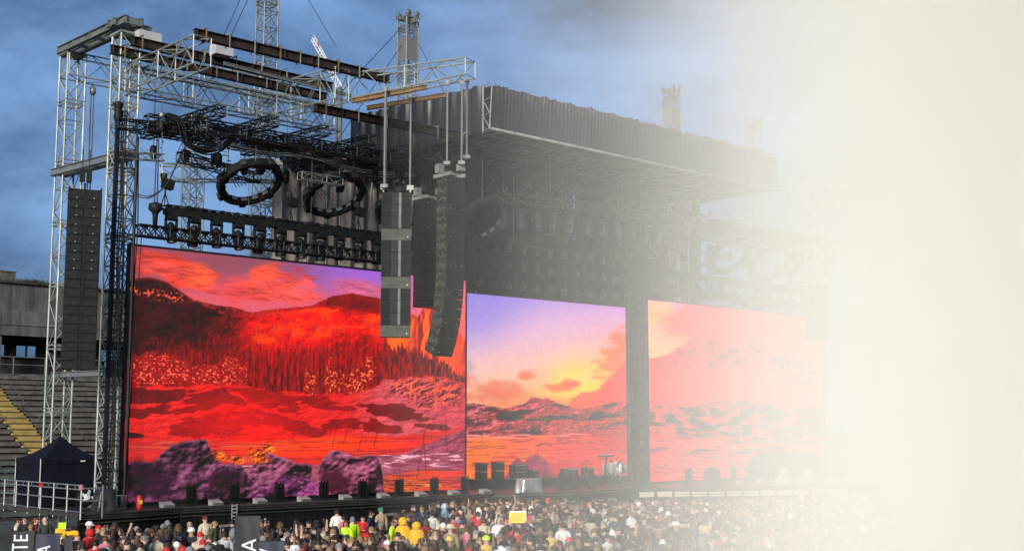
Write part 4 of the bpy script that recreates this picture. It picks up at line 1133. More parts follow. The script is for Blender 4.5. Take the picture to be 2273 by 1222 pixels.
# ------------------------------------------------------------------ canopy, roof, drapes
cp = thing('roof_canopy', 'black scrim covered roof canopy over the middle of the stage', 'canopy', 17.6, 4.6, 0)
CL = 24.9
def skirt(u, v):
    # v 0 bottom, 1 top; the skirt leans out at the foot, pleats tighten towards the top hem
    x = u * CL - .45 * (1 - v) + .55 * (1 - v) * u * 0
    ph = fb1(u * 30, 3) * 6
    a = (.012 + .085 * v ** 4)
    y = -.35 * (1 - v) + a * math.sin(u * 560 + ph) * (.5 + fb1(u * 60, 8)) + .25 * (fb1(u * 8, v * 2) - .5) * v * (1 - v) * 3
    return Vector((x, y, 20.55 + v * 2.40 + (.05 * math.sin(u * 90) + .20 * (fb1(u * 130, 4) - .35) + .12 * (fb1(u * 420, 2) - .5)) * v ** 6))
MB().grid(skirt, 760, 8).build('front_scrim', SCRIM, cp)
MB().tube((-.5, -.42, 20.5), (CL - .45, -.42, 20.5), .075, 8).build('lower_edge_pipe', GALV, cp)
MB().tube((0, .08, 22.92), (CL, .08, 22.92), .05, 6).build('upper_edge_pipe', BLK, cp)
def side(u, v):
    ph = fb1(u * 9, 5) * 5
    return Vector((-.15 + .10 * math.sin(u * 70 + ph) * (.3 + v), .7 + u * 12, 20.6 + v * (2.5 + .5 * u)))
MB().grid(side, 120, 6).build('side_scrim', SCRIM, cp)
def side2(u, v):
    return Vector((CL - .1 + .08 * math.sin(u * 60) * (.3 + v), .4 + u * 10.6, 20.6 + v * 2.5))
MB().grid(side2, 60, 4).build('side_scrim', SCRIM, cp)
MB().hexa([Vector(p) for p in ((.1, .3, 22.95), (CL - .2, .3, 22.95), (CL - .2, 11.2, 22.95), (.1, 12.6, 22.95), (.1, .3, 23.03), (CL - .2, .3, 23.03), (CL - .2, 11.2, 23.03), (.1, 12.6, 23.03))]).build('roof_sheet', SCRIM, cp)
MB().hexa([Vector(p) for p in ((.3, .8, 20.87), (CL - .4, .8, 20.87), (CL - .4, 11.0, 20.87), (.3, 12.4, 20.87), (.3, .8, 20.93), (CL - .4, .8, 20.93), (CL - .4, 11.0, 20.93), (.3, 12.4, 20.93))]).build('ceiling', CLOTHB, cp)
ef = MB()
for z in (20.6, 21.4, 22.2, 23.0): ef.tube((-.45, -.2, z), (-.2, .6, z), .03)
ef.tube((-.45, -.2, 20.5), (-.1, 0, 23), .04).tube((-.2, .6, 20.5), (-.2, .6, 23), .04).tube((-.45, -.2, 20.6), (-.2, .6, 21.4), .03).tube((-.45, -.2, 21.4), (-.2, .6, 22.2), .03)
ef.build('end_frame', GALV, cp)
rib_m = mat('roof rib', (.045, .045, .044), .7, .1, .3, 3)
for i in range(34):
    x = .3 + i * (CL - .8) / 33
    b = MB(); dep_ = 6.6; b.box((x, dep_ / 2 + .2, 20.72), (.07, dep_, .12)); b.build('roof_rib', rib_m, cp)
for y, l_ in ((1.2, 1), (2.8, .8), (4.6, .4)):
    MB().box((CL * l_ / 2, y, 20.58), (CL * l_ - .4, .10, .12)).build('purlin', rib_m, cp)

def wavy(fn0, nu, nv, name, m, parent): return MB().grid(fn0, nu, nv).build(name, m, parent)
bd = thing('black_backdrop', 'black drapes closing the back and sides of the covered stage', 'drape', 20, -6.4, 0)
for i in range(8):
    x0 = i * 2.95
    def fn(u, v, x0=x0, i=i): return Vector((x0 + u * 2.93, .10 * math.sin(u * 26 + i * 2 + .6 * math.sin(v * 4)), 1.75 + v * 19.3))
    wavy(fn, 50, 6, 'drape_panel', CLOTHB, bd)
def fn(u, v): return Vector((2.2 - 2.2 * (1 - u) + .08 * math.sin(u * 40), -6.2 + 6.2 * u, 11.2 + v * 9.2))
wavy(lambda u, v: Vector((.5 + .5 * u + .06 * math.sin(u * 50), -6.3 + 6.2 * u, 13.0 + v * 8.0)), 70, 6, 'drape_panel', CLOTHB, bd)
wavy(lambda u, v: Vector((22.4 + .06 * math.sin(u * 50), -4.6 + 4.6 * u, 1.75 + v * 19.2)), 60, 6, 'drape_panel', CLOTHB, bd)
# black header over the centre screen
hd = thing('black_header', 'black header wall above the centre screen with faint lamp rows', 'drape', 19.9, -4.6, 0)
wavy(lambda u, v: Vector((u * 20.2, .07 * math.sin(u * 150), 13.42 + v * 4.0)), 260, 3, 'drape_panel', CLOTHB, hd)
lm_ = mat('dim lamp face', (.07, .07, .066), .4, .2, .3, 6)
for j in range(3):
    for i in range(16):
        MB().box((1.0 + i * 1.2, -.22, 13.9 + j * 1.15), (.34, .2, .44)).box((1.0 + i * 1.2, -.2, 14.2 + j * 1.15), (.1, .1, .2)).build('wall_lamp', lm_, hd)
# dark clad pillar between the centre and right screens
pi_ = thing('clad_pillar', 'dark cloth clad pillar between the centre and right screens', 'pillar', 33.25, .2, 1.7)
MB().grid(lambda u, v: Vector((-.40 + 1.0 * u, -.32 + .02 * math.sin(u * 40), v * 18.6)), 30, 4).build('cladding', CLOTHB, pi_)
for x in (-.42, .62):
    MB().box((x, 0, 9.3), (.05, .62, 18.6)).build('cladding', CLOTHB, pi_)
MB().box((.10, .32, 9.3), (1.0, .05, 18.6)).build('cladding', CLOTHB, pi_)
pp = MB()
for i in range(22): pp.box((-.66, -.26, .9 + i * .5), (.20, .1, .10 + .12 * (i % 3)))
pp.build('cable_fitting', BLK, pi_)
MB().tube((-.80, -.26, 0), (-.80, -.26, 12), .05).tube((-.54, -.26, 0), (-.54, -.26, 12), .04).build('side_pipe', BLK, pi_)
pf = MB()
for i in range(16): pf.box((.05 + .12 * (i % 2), -.37, 1.0 + i * .7), (.3, .06, .12)).box((.1, -.37, 1.2 + i * .7), (.08, .06, .3))
pf.build('front_fitting', rib_m, pi_)

# grey brown curtain behind the red screen top
cu = thing('curtain', 'grey brown curtain hanging behind the lamp bar in deep folds', 'curtain', 11.1, -6.2, 12.5)
for i in range(5):
    x0 = i * 1.95
    def fn(u, v, x0=x0, i=i):
        x = x0 + u * 2.0
        f = .16 * math.sin(x * 7 + 2.2 * fb1(x * 1.2, v * 1.5)) + .35 * (fb1(x * .9 + 4, v * 1.1) - .5)
        return Vector((x, f, v * (7.6 + .35 * math.sin(x * 1.4) - .5 * (x < 1.5)) + .12 * math.sin(x * 5)))
    MB().grid(fn, 44, 18).build('curtain_panel', CURT, cu)
for x in (.25, 1.9, 3.2, 4.1, 6.3, 8.6):
    MB().tube((x, -.45, -1.5), (x, -.45, 7.0 + (x % 1)), .05, 6).build('support_pole', GALV, cu)
dr = thing('torn_drape', 'dark drape bunched along the top of the grey brown curtain', 'drape', 11.0, -5.5, 18.6)
MB().grid(lambda u, v: Vector((u * 9.8, .2 * math.sin(u * 33) * v, (v - 1) * (.5 + .8 * fb1(u * 7, 2) + .25 * math.sin(u * 12)) + 1.75)), 110, 6).build('cloth', SCRIM, dr)

# ------------------------------------------------------------------ things on the stage
fan_me = []
b = MB(); b.box((0, 0, .05), (.52, .42, .10)); fan_me.append(b.mesh('base', BLK))
b = MB().grid(lambda u, v: Vector(((u - .5) * (.15 - .07 * v), -.08 - .08 * math.sin(v * 3.1), .1 + v * 1.0)), 4, 8); b.box((0, .02, .54), (.08, .12, .86)); fan_me.append(b.mesh('tube_lamp', BLK))
def slat_lamp(label, s, q, z, sc=1.0):
    r = thing('floor_lamp', label, 'floor lamp', s, q, z, 'upright floor lamps along the stage edge'); r.scale = (sc,) * 3
    link_mesh('base', fan_me[0], r)
    for x in (-.2, 0, .2): link_mesh('tube_lamp', fan_me[1], r, Matrix.Translation((x, 0, 0)))
    return r
FL = (2.9, 5.1, 7.5, 10.0, 12.3, 14.6, 16.9, 19.0)
for i, s in enumerate(FL):
    slat_lamp('black three slat floor lamp below the red screen, %s from the left' % ordn[i], s, .75, 1.7, .88)
for i, (s, q) in enumerate(((25.4, 1.6), (26.4, 1.6), (28.0, 1.4))):
    slat_lamp('black three slat floor lamp on the stage middle, %s from the left' % ordn[i], s, q, 1.7, .95)
for i in range(7):
    slat_lamp('foggy three slat floor lamp below the pale right screen, %s from the left' % ordn[i], 37.4 + i * 2.3, .9, 1.7, 1.0)
def wedge_me():
    b = MB(); w, d = .56, .36
    b.hexa([Vector((-w / 2, -d / 2, 0)), Vector((w / 2, -d / 2, 0)), Vector((w / 2, d / 2, 0)), Vector((-w / 2, d / 2, 0)), Vector((-w / 2, -d / 2, .12)), Vector((w / 2, -d / 2, .12)), Vector((w / 2, d / 2, .24)), Vector((-w / 2, d / 2, .24))])
    return b.mesh('housing', GREYP)
wm = wedge_me(); wg = MB().box((0, -.19, .06), (.46, .02, .09)).mesh('grille', CABL)
for i, s in enumerate((1.6, 4.0, 6.3, 8.7, 11.1, 13.4, 15.8, 18.0, 20.2)):
    r = thing('floor_monitor', 'small pale floor box at the red screen foot, %s from the left' % ordn[i], 'floor speaker', s, 1.05, 1.7, 'pale floor boxes along the stage edge')
    link_mesh('housing', wm, r); link_mesh('grille', wg, r)
for i in range(8):
    r = thing('floor_monitor', 'foggy pale floor box at the right screen foot, %s from the left' % ordn[i], 'floor speaker', 38.4 + i * 2.1, 2.6, 1.7, 'pale floor boxes along the stage edge')
    link_mesh('housing', wm, r); link_mesh('grille', wg, r)

# backline on a riser
rs = thing('riser', 'long black riser in front of the centre screen', 'riser', 23.4, -3.9, 1.7)
MB().box((6.6, 0, .24), (13.2, 2.6, .48)).build('platform', BLK, rs)
MB().box((6.6, 0, .50), (13.3, 2.7, .04)).build('top_board', DECK, rs)
def amp(label, s, q, z, w, h, d, n=1):
    r = thing('amplifier', label, 'amplifier', s, q, z, 'amplifiers on the riser')
    for i in range(n):
        b = MB().box((0, 0, h * (i + .5)), (w, d, h - .02)).build('cabinet', BLK, r)
        MB().box((0, -d / 2 - .01, h * (i + .42)), (w * .86, .02, h * .7)).build('grille', CAB, b)
        MB().box((0, -d / 2 - .012, h * (i + .9)), (w * .8, .02, h * .10)).build('control_panel', GREYP, b)
    return r
amp('tall black amplifier stack at the left end of the riser', 23.9, -3.5, 2.22, .62, .48, .4, 2)
amp('black amplifier stack with a head on top, second on the riser', 25.2, -3.5, 2.22, .7, .50, .4, 2)
amp('wide black amplifier rack, third on the riser', 26.9, -3.5, 2.22, 1.2, .40, .4, 2)
amp('small grey front amplifier beside the rack', 28.0, -3.4, 2.22, .6, .5, .4, 1)
amp('low black amplifier right of the purple picture rock', 31.0, -3.3, 2.22, 1.1, .5, .5, 1)
amp('black amplifier next to the drum kit', 32.6, -3.3, 2.22, .7, .55, .5, 1)
def mic(label, s, q, z, h, boom):
    r = thing('microphone_stand', label, 'microphone stand', s, q, z, 'microphone stands on the stage')
    f = MB()
    for a in (0, 2.1, 4.2): f.tube((0, 0, .12), (.28 * math.cos(a), .28 * math.sin(a), 0), .016)
    f.tube((0, 0, 0), (0, 0, h), .016); f.build('stand', BLK, r)
    MB().tube((-.1, 0, h - .05), (boom, 0, h + .12), .014).build('boom_arm', BLK, r)
    MB().tube((boom, 0, h + .12), (boom + .12, 0, h + .1), .03, 6).build('microphone', BLK, r)
mic('tall thin microphone stand behind the rack', 28.0, -3.0, 2.22, 1.9, .3)
mic('second tall microphone stand right of the rack', 29.6, -2.8, 2.22, 1.6, .3)
mic('microphone stand near the stage front middle', 27.0, 1.8, 1.7, 1.5, .3)
mic('microphone stand with leaning boom left of the drums', 32.0, -2.9, 2.22, 1.5, -.5)
dk = thing('drum_kit', 'silver drum kit with cymbals at the right end of the riser', 'drum kit', 35.0, -3.0, 2.22)
CHR = mat('drum shell', (.35, .35, .36), .3, .4, .2, 4); CYM = mat('cymbal brass', (.40, .33, .18), .3, .7, .2, 4)
for x, y, z, r_, h in ((-.9, 0, 0, .28, .75), (-.3, -.2, .55, .2, .3), (.15, -.2, .58, .19, .3), (.75, 0, .1, .25, .5), (1.2, .1, .3, .2, .35)):
    MB().lathe([(r_, z), (r_, z + h), (r_ * .97, z + h + .01)], (x, y, 0), 14).build('drum', CHR, dk)
MB().lathe([(.36, -.25), (.38, -.2), (.38, .2), (.36, .25)], (0, -.1, .38), 16, M=Matrix.Rotation(R(90), 3, 'X')).build('bass_drum', CHR, dk)
for x, z in ((-1.1, 1.35), (-.4, 1.5), (.5, 1.55), (1.1, 1.3)):
    c = MB().lathe([(.02, .04), (.27, 0), (.27, -.01), (.02, .02)], (x, .2, z), 14).build('cymbal', CYM, dk)
    MB().tube((x, .2, 0), (x, .2, z), .016).build('stand', CHR, c)
kb = thing('keyboard', 'keyboard on an angled black stand left of the drum kit', 'keyboard', 33.6, -2.6, 2.22)
MB().box((0, 0, 1.25), (1.1, .35, .1)).build('keybed', BLK, kb)
MB().tube((-.2, 0, 0), (.05, 0, 1.22), .06).tube((-.4, 0, .03), (.4, 0, .03), .03).build('stand', BLK, kb)
MB().box((0, -.05, 1.31), (1.0, .18, .02)).build('keys', WHITE, kb)
# wrapped things
def wrapped(label, cat, s, q, z, w, d, h, m, cone=.75, nm='covered_case'):
    r = thing(nm, label, cat, s, q, z)
    def fn(u, v):
        a = u * 2 * math.pi; k = 1 - (1 - cone) * v ** 1.4
        rr = k * (1 + .12 * math.sin(a * 5 + 3 * fb1(v * 3, u * 6)) * (1.2 - v))
        e = 1 / max(abs(math.cos(a)), abs(math.sin(a))) ** .7
        return Vector((math.cos(a) * w / 2 * rr * e, math.sin(a) * d / 2 * rr * e, v * h * (1 - .06 * math.sin(a * 2))))
    b = MB().grid(fn, 36, 8); n = 37
    b.add([fn(i / 36, 1) for i in range(36)], [tuple(range(36))]); b.build('cover', m, r)
    MB().box((0, 0, .06), (w * .8, d * .8, .11)).build('base', BLK, r)
    return r
wrapped('silver plastic covered box on the stage edge left of centre', 'covered case', 22.6, 2.0, 1.72, 1.6, .8, .72, SILV, .9)
wrapped('foggy pale draped stand on the right stage, left one', 'covered stand', 41.0, 5.6, 1.72, .8, .7, 1.05, mat('grey dust sheet', (.30, .29, .27), .8, 0, .3, 2, .3), .45, 'draped_stand')
wrapped('foggy pale draped stand on the right stage, right one', 'covered stand', 43.2, 5.9, 1.72, 1.0, .7, .9, MATS['grey dust sheet'], .5, 'draped_stand')
wrapped('foggy dark covered desk in front of the right screen', 'covered case', 37.9, 2.4, 1.72, 1.3, .7, .95, BLK, .7)
wrapped('foggy clear covered box on the far right stage edge', 'covered case', 44.8, 6.6, 1.2, 1.3, .8, .8, SILV, .9)
wrapped('dark wrapped case between the fence and the red screen', 'covered case', -1.7, 2.0, 1.72, .9, .8, .85, mat('dark grey tarp', (.03, .03, .035), .35, 0, .3, 3, .2), .8)
# left corner of the deck: fence, tent, round fan, extinguisher
fe = thing('guard_railing', 'galvanised guard railing along the left end of the stage deck', 'railing', -3.05, 2.7, 1.7)
for z in (.05, .55, .95, 1.12):
    MB().tube((0, -.1, z), (0, 8.5, z), .03 if z > .1 else .02, 6).build('rail', ALU, fe)
for i in range(7):
    MB().tube((0, i * 1.35, -.25), (0, i * 1.35, 1.15), .035, 6).build('post', ALU, fe)
for i in range(9):
    MB().tube((0, .6 + i * .9, .95), (0, .6 + i * .9, 1.12), .02, 4).build('spacer', ALU, fe)
MB().tube((0, -.1, 1.0), (.85, -.15, 1.0), .03).tube((0, -.1, .5), (.85, -.15, .5), .03).tube((.85, -.15, -.2), (.85, -.15, 1.12), .035).build('return_rail', ALU, fe)
for y, m in ((4.05, REDP), (0.05, mat('pink clamp', (.5, .2, .2), .5))):
    MB().box((0, y, 1.03), (.1, .22, .2)).build('clamp', m, fe)
tn = thing('gazebo_tent', 'navy blue pop up tent with closed sides behind the guard railing', 'tent', -2.6, -2.6, 1.7)
TWX, TWY, TH = 2.85, 2.8, 2.1
def roof(u, v):
    a = u * 4; k = int(a) % 4; f = a - int(a)
    cs = [(0, 0), (TWX, 0), (TWX, TWY), (0, TWY)]
    p0, p1 = Vector((*cs[k], 0)), Vector((*cs[(k + 1) % 4], 0)); p = p0.lerp(p1, f)
    c = Vector((TWX / 2, TWY / 2, 0)); q = p.lerp(c, v)
    z = TH + 1.0 * v ** 1.55 - .05 * math.sin(f * math.pi) * (1 - v)
    return Vector((q.x, q.y, z))
MB().grid(roof, 32, 10, smooth=False).build('roof', NAVY, tn)
cs = [(0, 0), (TWX, 0), (TWX, TWY), (0, TWY)]
for k in range(4):
    p0, p1 = Vector((*cs[k], 0)), Vector((*cs[(k + 1) % 4], 0)); nn = Vector(((p1 - p0).y, -(p1 - p0).x, 0)).normalized()
    MB().grid(lambda u, v: p0.lerp(p1, u) + nn * (.02 + .01 * math.sin(u * 30)) + Vector((0, 0, TH - .24 + .24 * v)), 20, 1).build('valance', NAVY, tn)
    MB().grid(lambda u, v: p0.lerp(p1, u) + nn * (-.03 + .05 * math.sin(u * 9 + k) * (1 - v) + .04 * (fb1(u * 4 + k * 7, v * 4) - .5)) + Vector((0, 0, .04 + (TH - .1) * v)), 26, 10).build('side_wall', NAVY, tn)
    MB().tube(p0 + Vector((0, 0, 0)), p0 + Vector((0, 0, TH)), .028, 6).build('leg', ALU, tn)
MB().lathe([(.02, 0), (.05, .05), (.02, .16)], (TWX / 2, TWY / 2, TH + .98), 8).build('roof_tip', NAVY, tn)
MB().box((1.9, -.045, TH - .12), (.22, .01, .05)).build('label_patch', WHITE, tn)
fn_ = thing('stage_fan', 'round black and white stage fan behind the railing end', 'fan', -2.2, 1.2, 1.7)
MB().lathe([(.34, -.14), (.38, -.1), (.38, .1), (.34, .14)], (0, 0, .55), 20, M=Matrix.Rotation(R(75), 3, 'X')).build('housing', BLK, fn_)
MB().lathe([(.10, .14), (.14, .15), (.14, .17), (.10, .18)], (0, -.04, .55), 14, M=Matrix.Rotation(R(75), 3, 'X')).build('hub', WHITE, fn_)
for k in range(5):
    a = k * 1.256; c = Vector((.2 * math.cos(a), -.17, .55 + .2 * math.sin(a)))
    MB().box(c, (.24, .02, .11), M=Matrix.Rotation(-a, 3, 'Y')).build('blade', WHITE, fn_)
MB().tube((-.4, 0, .02), (.4, 0, .02), .03).tube((-.38, 0, 0), (-.38, 0, .6), .025).tube((.38, 0, 0), (.38, 0, .6), .025).build('stand', BLK, fn_)
ex = thing('fire_extinguisher', 'red fire extinguisher standing at the left foot of the red screen', 'extinguisher', .05, 1.55, 1.7)
MB().lathe([(.13, 0), (.14, .03), (.14, .46), (.08, .56), (.04, .6)], (0, 0, 0), 12).build('cylinder', REDP, ex)
MB().box((0, 0, .65), (.05, .05, .1)).box((.05, 0, .71), (.16, .04, .03)).box((.05, 0, .66), (.14, .04, .02)).build('handle', BLK, ex)
MB().path([(.05, 0, .62), (.2, 0, .55), (.2, -.02, .3), (.17, -.05, .2)], .018).build('hose', BLK, ex)
MB().box((0, -.142, .3), (.14, .006, .16)).build('label_patch', YELP, ex)
fr = thing('equipment_frame', 'small open metal frame standing right of the round fan', 'frame', -1.0, 1.5, 1.7)
for (x, y) in ((0, 0), (.45, 0), (.45, .4), (0, .4)): MB().tube((x, y, 0), (x, y, .6), .022).build('leg', GALV, fr)
for z in (.05, .58):
    MB().tube((0, 0, z), (.45, 0, z), .02).tube((.45, 0, z), (.45, .4, z), .02).tube((.45, .4, z), (0, .4, z), .02).tube((0, .4, z), (0, 0, z), .02).build('hoop', GALV, fr)
# cable ladder and barrier rails in front of the skirt
cl = thing('cable_ladder', 'grey cable ladder hanging down the stage front', 'ladder', 4.75, 1.42, 0.35)
for x in (-.13, .13): MB().box((x, 0, .7), (.03, .03, 1.4)).build('stile', GREYP, cl)
for i in range(9): MB().box((0, 0, .08 + i * .155), (.24, .05, .06)).build('rung', GREYP, cl)
def crash_rail(label, s, q, ln, z, rz=0.0):
    r = thing('barrier_rail', label, 'barrier', s, q, 0, 'pale barrier rails in the pit', PHI + rz)
    MB().box((ln / 2, 0, z), (ln, .12, .09)).build('rail', GALV, r)
    for x in (.05, ln * .5, ln - .05): MB().tube((x, 0, 0), (x, 0, z + .02), .03).build('post', GALVD, r)
    MB().tube((ln * .3, 0, z), (ln * .1, -.2, .1), .025).build('stay', GALVD, r)
    MB().box((ln, 0, z + .02), (.06, .08, .42)).build('end_plate', GREYP, r)
    return r
crash_rail('pale barrier rail in the pit below the cable ladder', 2.2, 4.6, 2.2, 1.05)
crash_rail('pale barrier rail in the pit before the middle of the red screen', 11.2, 4.0, 2.4, 1.1)
crash_rail('low dark barrier rail in the pit left of the stewards', 4.5, 5.8, 3.6, .75)
wrapped('dark tarp covered heap in the pit left of the stewards', 'covered case', 8.6, 5.6, 0, 2.6, 1.2, .95, MATS['dark grey tarp'], .6)

# ------------------------------------------------------------------ people
MW = {}
def pal(name, col, rough=.75): 
    return mat(name, col, rough, 0, .18, 14, .1, .25)
SKINS = [pal('light skin', (.52, .33, .25), .55), pal('tan skin', (.42, .25, .17), .55), pal('brown skin', (.20, .11, .075), .55)]
HAIRS = {'dark brown': pal('dark brown hair', (.030, .018, .012), .5), 'black': pal('black hair', (.012, .010, .010), .45),
         'light brown': pal('light brown hair', (.085, .05, .027), .5), 'blond': pal('blond hair', (.24, .155, .07), .5),
         'grey': pal('grey hair', (.17, .165, .16), .6), 'auburn': pal('auburn hair', (.11, .035, .016), .5)}
CLO = {'black': (.014, .014, .016), 'charcoal': (.045, .045, .048), 'navy': (.018, .026, .060), 'grey': (.20, .20, .20),
       'white': (.72, .71, .68), 'cream': (.58, .50, .36), 'olive': (.075, .080, .040), 'red': (.48, .025, .025),
       'pink': (.62, .20, .24), 'denim blue': (.085, .15, .26), 'light blue': (.34, .48, .62), 'maroon': (.13, .018, .028),
       'beige': (.36, .27, .17), 'yellow': (.66, .48, .10), 'green': (.04, .20, .10), 'orange yellow': (.80, .42, .02), 'hi vis yellow': (.52, .80, .03)}
CLM = {k: pal(k + ' cloth', v) for k, v in CLO.items()}
TROU = [CLM['black'], CLM['navy'], CLM['denim blue'], CLM['charcoal'], CLM['beige']]
EYEM = pal('eye and mouth', (.03, .015, .013), .4)

def skeleton(pose):
    J = dict(pel=(0, 0, .96), bel=(0, .01, 1.10), che=(0, .01, 1.29), nb=(0, .02, 1.46), nk=(0, .0, 1.54), hd=(0, -.02, 1.63), ht=(0, -.01, 1.74),
             lsh=(.175, .015, 1.42), rsh=(-.175, .015, 1.42), lhp=(.095, 0, .90), rhp=(-.095, 0, .90), lkn=(.11, -.02, .50), rkn=(-.11, -.02, .50),
             lan=(.115, .03, .09), ran=(-.115, .03, .09), lto=(.13, -.15, .035), rto=(-.13, -.15, .035))
    A = {'down': ((.235, .03, 1.13), (.25, -.04, .88), (.25, -.07, .79)),
         'crossed': ((.24, -.01, 1.15), (.06, -.20, 1.16), (-.03, -.21, 1.18)),
         'phone': ((.23, -.10, 1.18), (.10, -.30, 1.36), (.07, -.33, 1.44)),
         'up': ((.25, -.10, 1.62), (.21, -.16, 1.88), (.20, -.18, 1.98)),
         'pocket': ((.285, .05, 1.15), (.20, -.06, .95), (.17, -.09, .92)),
         'hips': ((.36, .06, 1.17), (.20, -.02, 1.00), (.15, -.06, .98))}
    la, ra = pose
    for sd, k in ((1, la), (-1, ra)):
        e, w, h = A[k]; p = 'l' if sd > 0 else 'r'
        J[p + 'el'] = (e[0] * sd, e[1], e[2]); J[p + 'wr'] = (w[0] * sd, w[1], w[2]); J[p + 'ha'] = (h[0] * sd, h[1], h[2])
    return J
RAD = dict(pel=(.155, .115), bel=(.135, .105), che=(.150, .112), nb=(.085, .075), nk=(.056, .058), hd=(.082, .100), ht=(.062, .075),
           lsh=(.068, .068), lel=(.046, .046), lwr=(.034, .030), lha=(.038, .022), lhp=(.088, .092), lkn=(.060, .062), lan=(.042, .046), lto=(.040, .030))
BONES = [('pel', 'bel'), ('bel', 'che'), ('che', 'nb'), ('nb', 'nk'), ('nk', 'hd'), ('hd', 'ht'), ('nb', 'lsh'), ('nb', 'rsh'), ('lsh', 'lel'), ('lel', 'lwr'), ('lwr', 'lha'),
         ('rsh', 'rel'), ('rel', 'rwr'), ('rwr', 'rha'), ('pel', 'lhp'), ('pel', 'rhp'), ('lhp', 'lkn'), ('lkn', 'lan'), ('lan', 'lto'), ('rhp', 'rkn'), ('rkn', 'ran'), ('ran', 'rto')]
FING = {}
def grow(pose, sub):
    J = skeleton(pose); names = list(J); idx = {n: i for i, n in enumerate(names)}
    vs = [J[n] for n in names]; es = [(idx[a], idx[b]) for a, b in BONES]; rad = []
    for n in names:
        k = n if n in RAD else 'l' + n[1:]
        rad.append(RAD[k])
    if sub > 1:                        # five fingers on each hand
        for p, sd in (('l', 1), ('r', -1)):
            h = Vector(J[p + 'ha']); w = Vector(J[p + 'wr']); d = (h - w).normalized()
            x = d.cross(Vector((0, 0, 1))) if abs(d.z) < .8 else Vector((0, 1, 0)); x.normalize(); dn = d.cross(x)
            for f, (off, ln) in enumerate(((-.028, .062), (-.009, .075), (.010, .070), (.027, .055))):
                a = h + x * off; b = a + d * ln * .55 + dn * .006; c = b + d * ln * .4 + dn * .022
                i0 = len(vs); vs += [b, c]; es += [(idx[p + 'ha'], i0), (i0, i0 + 1)]; rad += [(.009, .009), (.008, .008)]
            a = w.lerp(h, .45) - x * .045; i0 = len(vs); vs += [a, a + d * .035 - x * .012]; es += [(idx[p + 'wr'], i0), (i0, i0 + 1)]; rad += [(.011, .011), (.009, .009)]
    me = bpy.data.meshes.new('tmp'); me.from_pydata([tuple(v) for v in vs], es, []); me.update()
    o = bpy.data.objects.new('tmp', me); COL.objects.link(o)
    md = o.modifiers.new('skin', 'SKIN'); md.use_smooth_shade = True
    sv = me.skin_vertices[0].data
    for i, r in enumerate(rad): sv[i].radius = r
    for i in range(len(vs)): sv[i].use_root = (i == idx['pel'])
    if sub: ss = o.modifiers.new('sub', 'SUBSURF'); ss.levels = sub - 1 if sub > 1 else 1; ss.render_levels = ss.levels
    dg = bpy.context.evaluated_depsgraph_get()
    ev = o.evaluated_get(dg).to_mesh()
    V = np.array([v.co[:] for v in ev.vertices]); Fc = [tuple(p.vertices) for p in ev.polygons]
    o.evaluated_get(dg).to_mesh_clear()
    bpy.data.objects.remove(o); bpy.data.meshes.remove(me)
    return J, V, Fc
REG = {}
for a, b in BONES:
    k = 'skin'
    if a in ('pel', 'bel', 'che') and b in ('bel', 'che', 'nb'): k = 'top'
    if b in ('lsh', 'rsh', 'lel', 'rel', 'lwr', 'rwr'): k = 'top'
    if a == 'pel' and b in ('lhp', 'rhp'): k = 'leg'
    if b in ('lkn', 'rkn', 'lan', 'ran'): k = 'leg'
    if b in ('lto', 'rto'): k = 'shoe'
    REG[(a, b)] = k
def regions(J, V, Fc, short):
    B = [(np.array(J[a]), np.array(J[b]), REG[(a, b)], b) for a, b in BONES]
    out = []
    for f in Fc:
        c = V[list(f)].mean(0); best = None
        for a, b, k, nm in B:
            ab = b - a; t = np.clip(((c - a) @ ab) / (ab @ ab), 0, 1); d = np.linalg.norm(c - a - ab * t)
            if k == 'top' and nm in ('lwr', 'rwr') and (short and t > .0): k2 = 'skin'
            else: k2 = k
            if best is None or d < best[0]: best = (d, k2)
        out.append(best[1])
    return out
def sub_mesh(name, V, Fc, reg, want, off, m):
    fs = [f for f, r in zip(Fc, reg) if r in want]
    N = np.zeros_like(V)
    for f in Fc:
        p = V[list(f)]; n = np.cross(p[1] - p[0], p[2] - p[1]) if len(f) < 4 else np.cross(p[2] - p[0], p[3] - p[1])
        for i in f: N[i] += n
    N /= np.maximum(np.linalg.norm(N, axis=1, keepdims=True), 1e-9)
    ids = sorted({i for f in fs for i in f}); mp = {i: k for k, i in enumerate(ids)}
    me = bpy.data.meshes.new(name); P = V[ids] + N[ids] * off
    me.from_pydata([tuple(p) for p in P], [], [tuple(mp[i] for i in f) for f in fs]); me.materials.append(m)
    me.polygons.foreach_set('use_smooth', [True] * len(me.polygons)); me.update()
    return me
def smooth_mesh(name, V, Fc, m):
    me = bpy.data.meshes.new(name); me.from_pydata([tuple(p) for p in V], [], Fc); me.materials.append(m)
    me.polygons.foreach_set('use_smooth', [True] * len(me.polygons)); me.update(); return me
HC = Vector((0, -.02, 1.655))
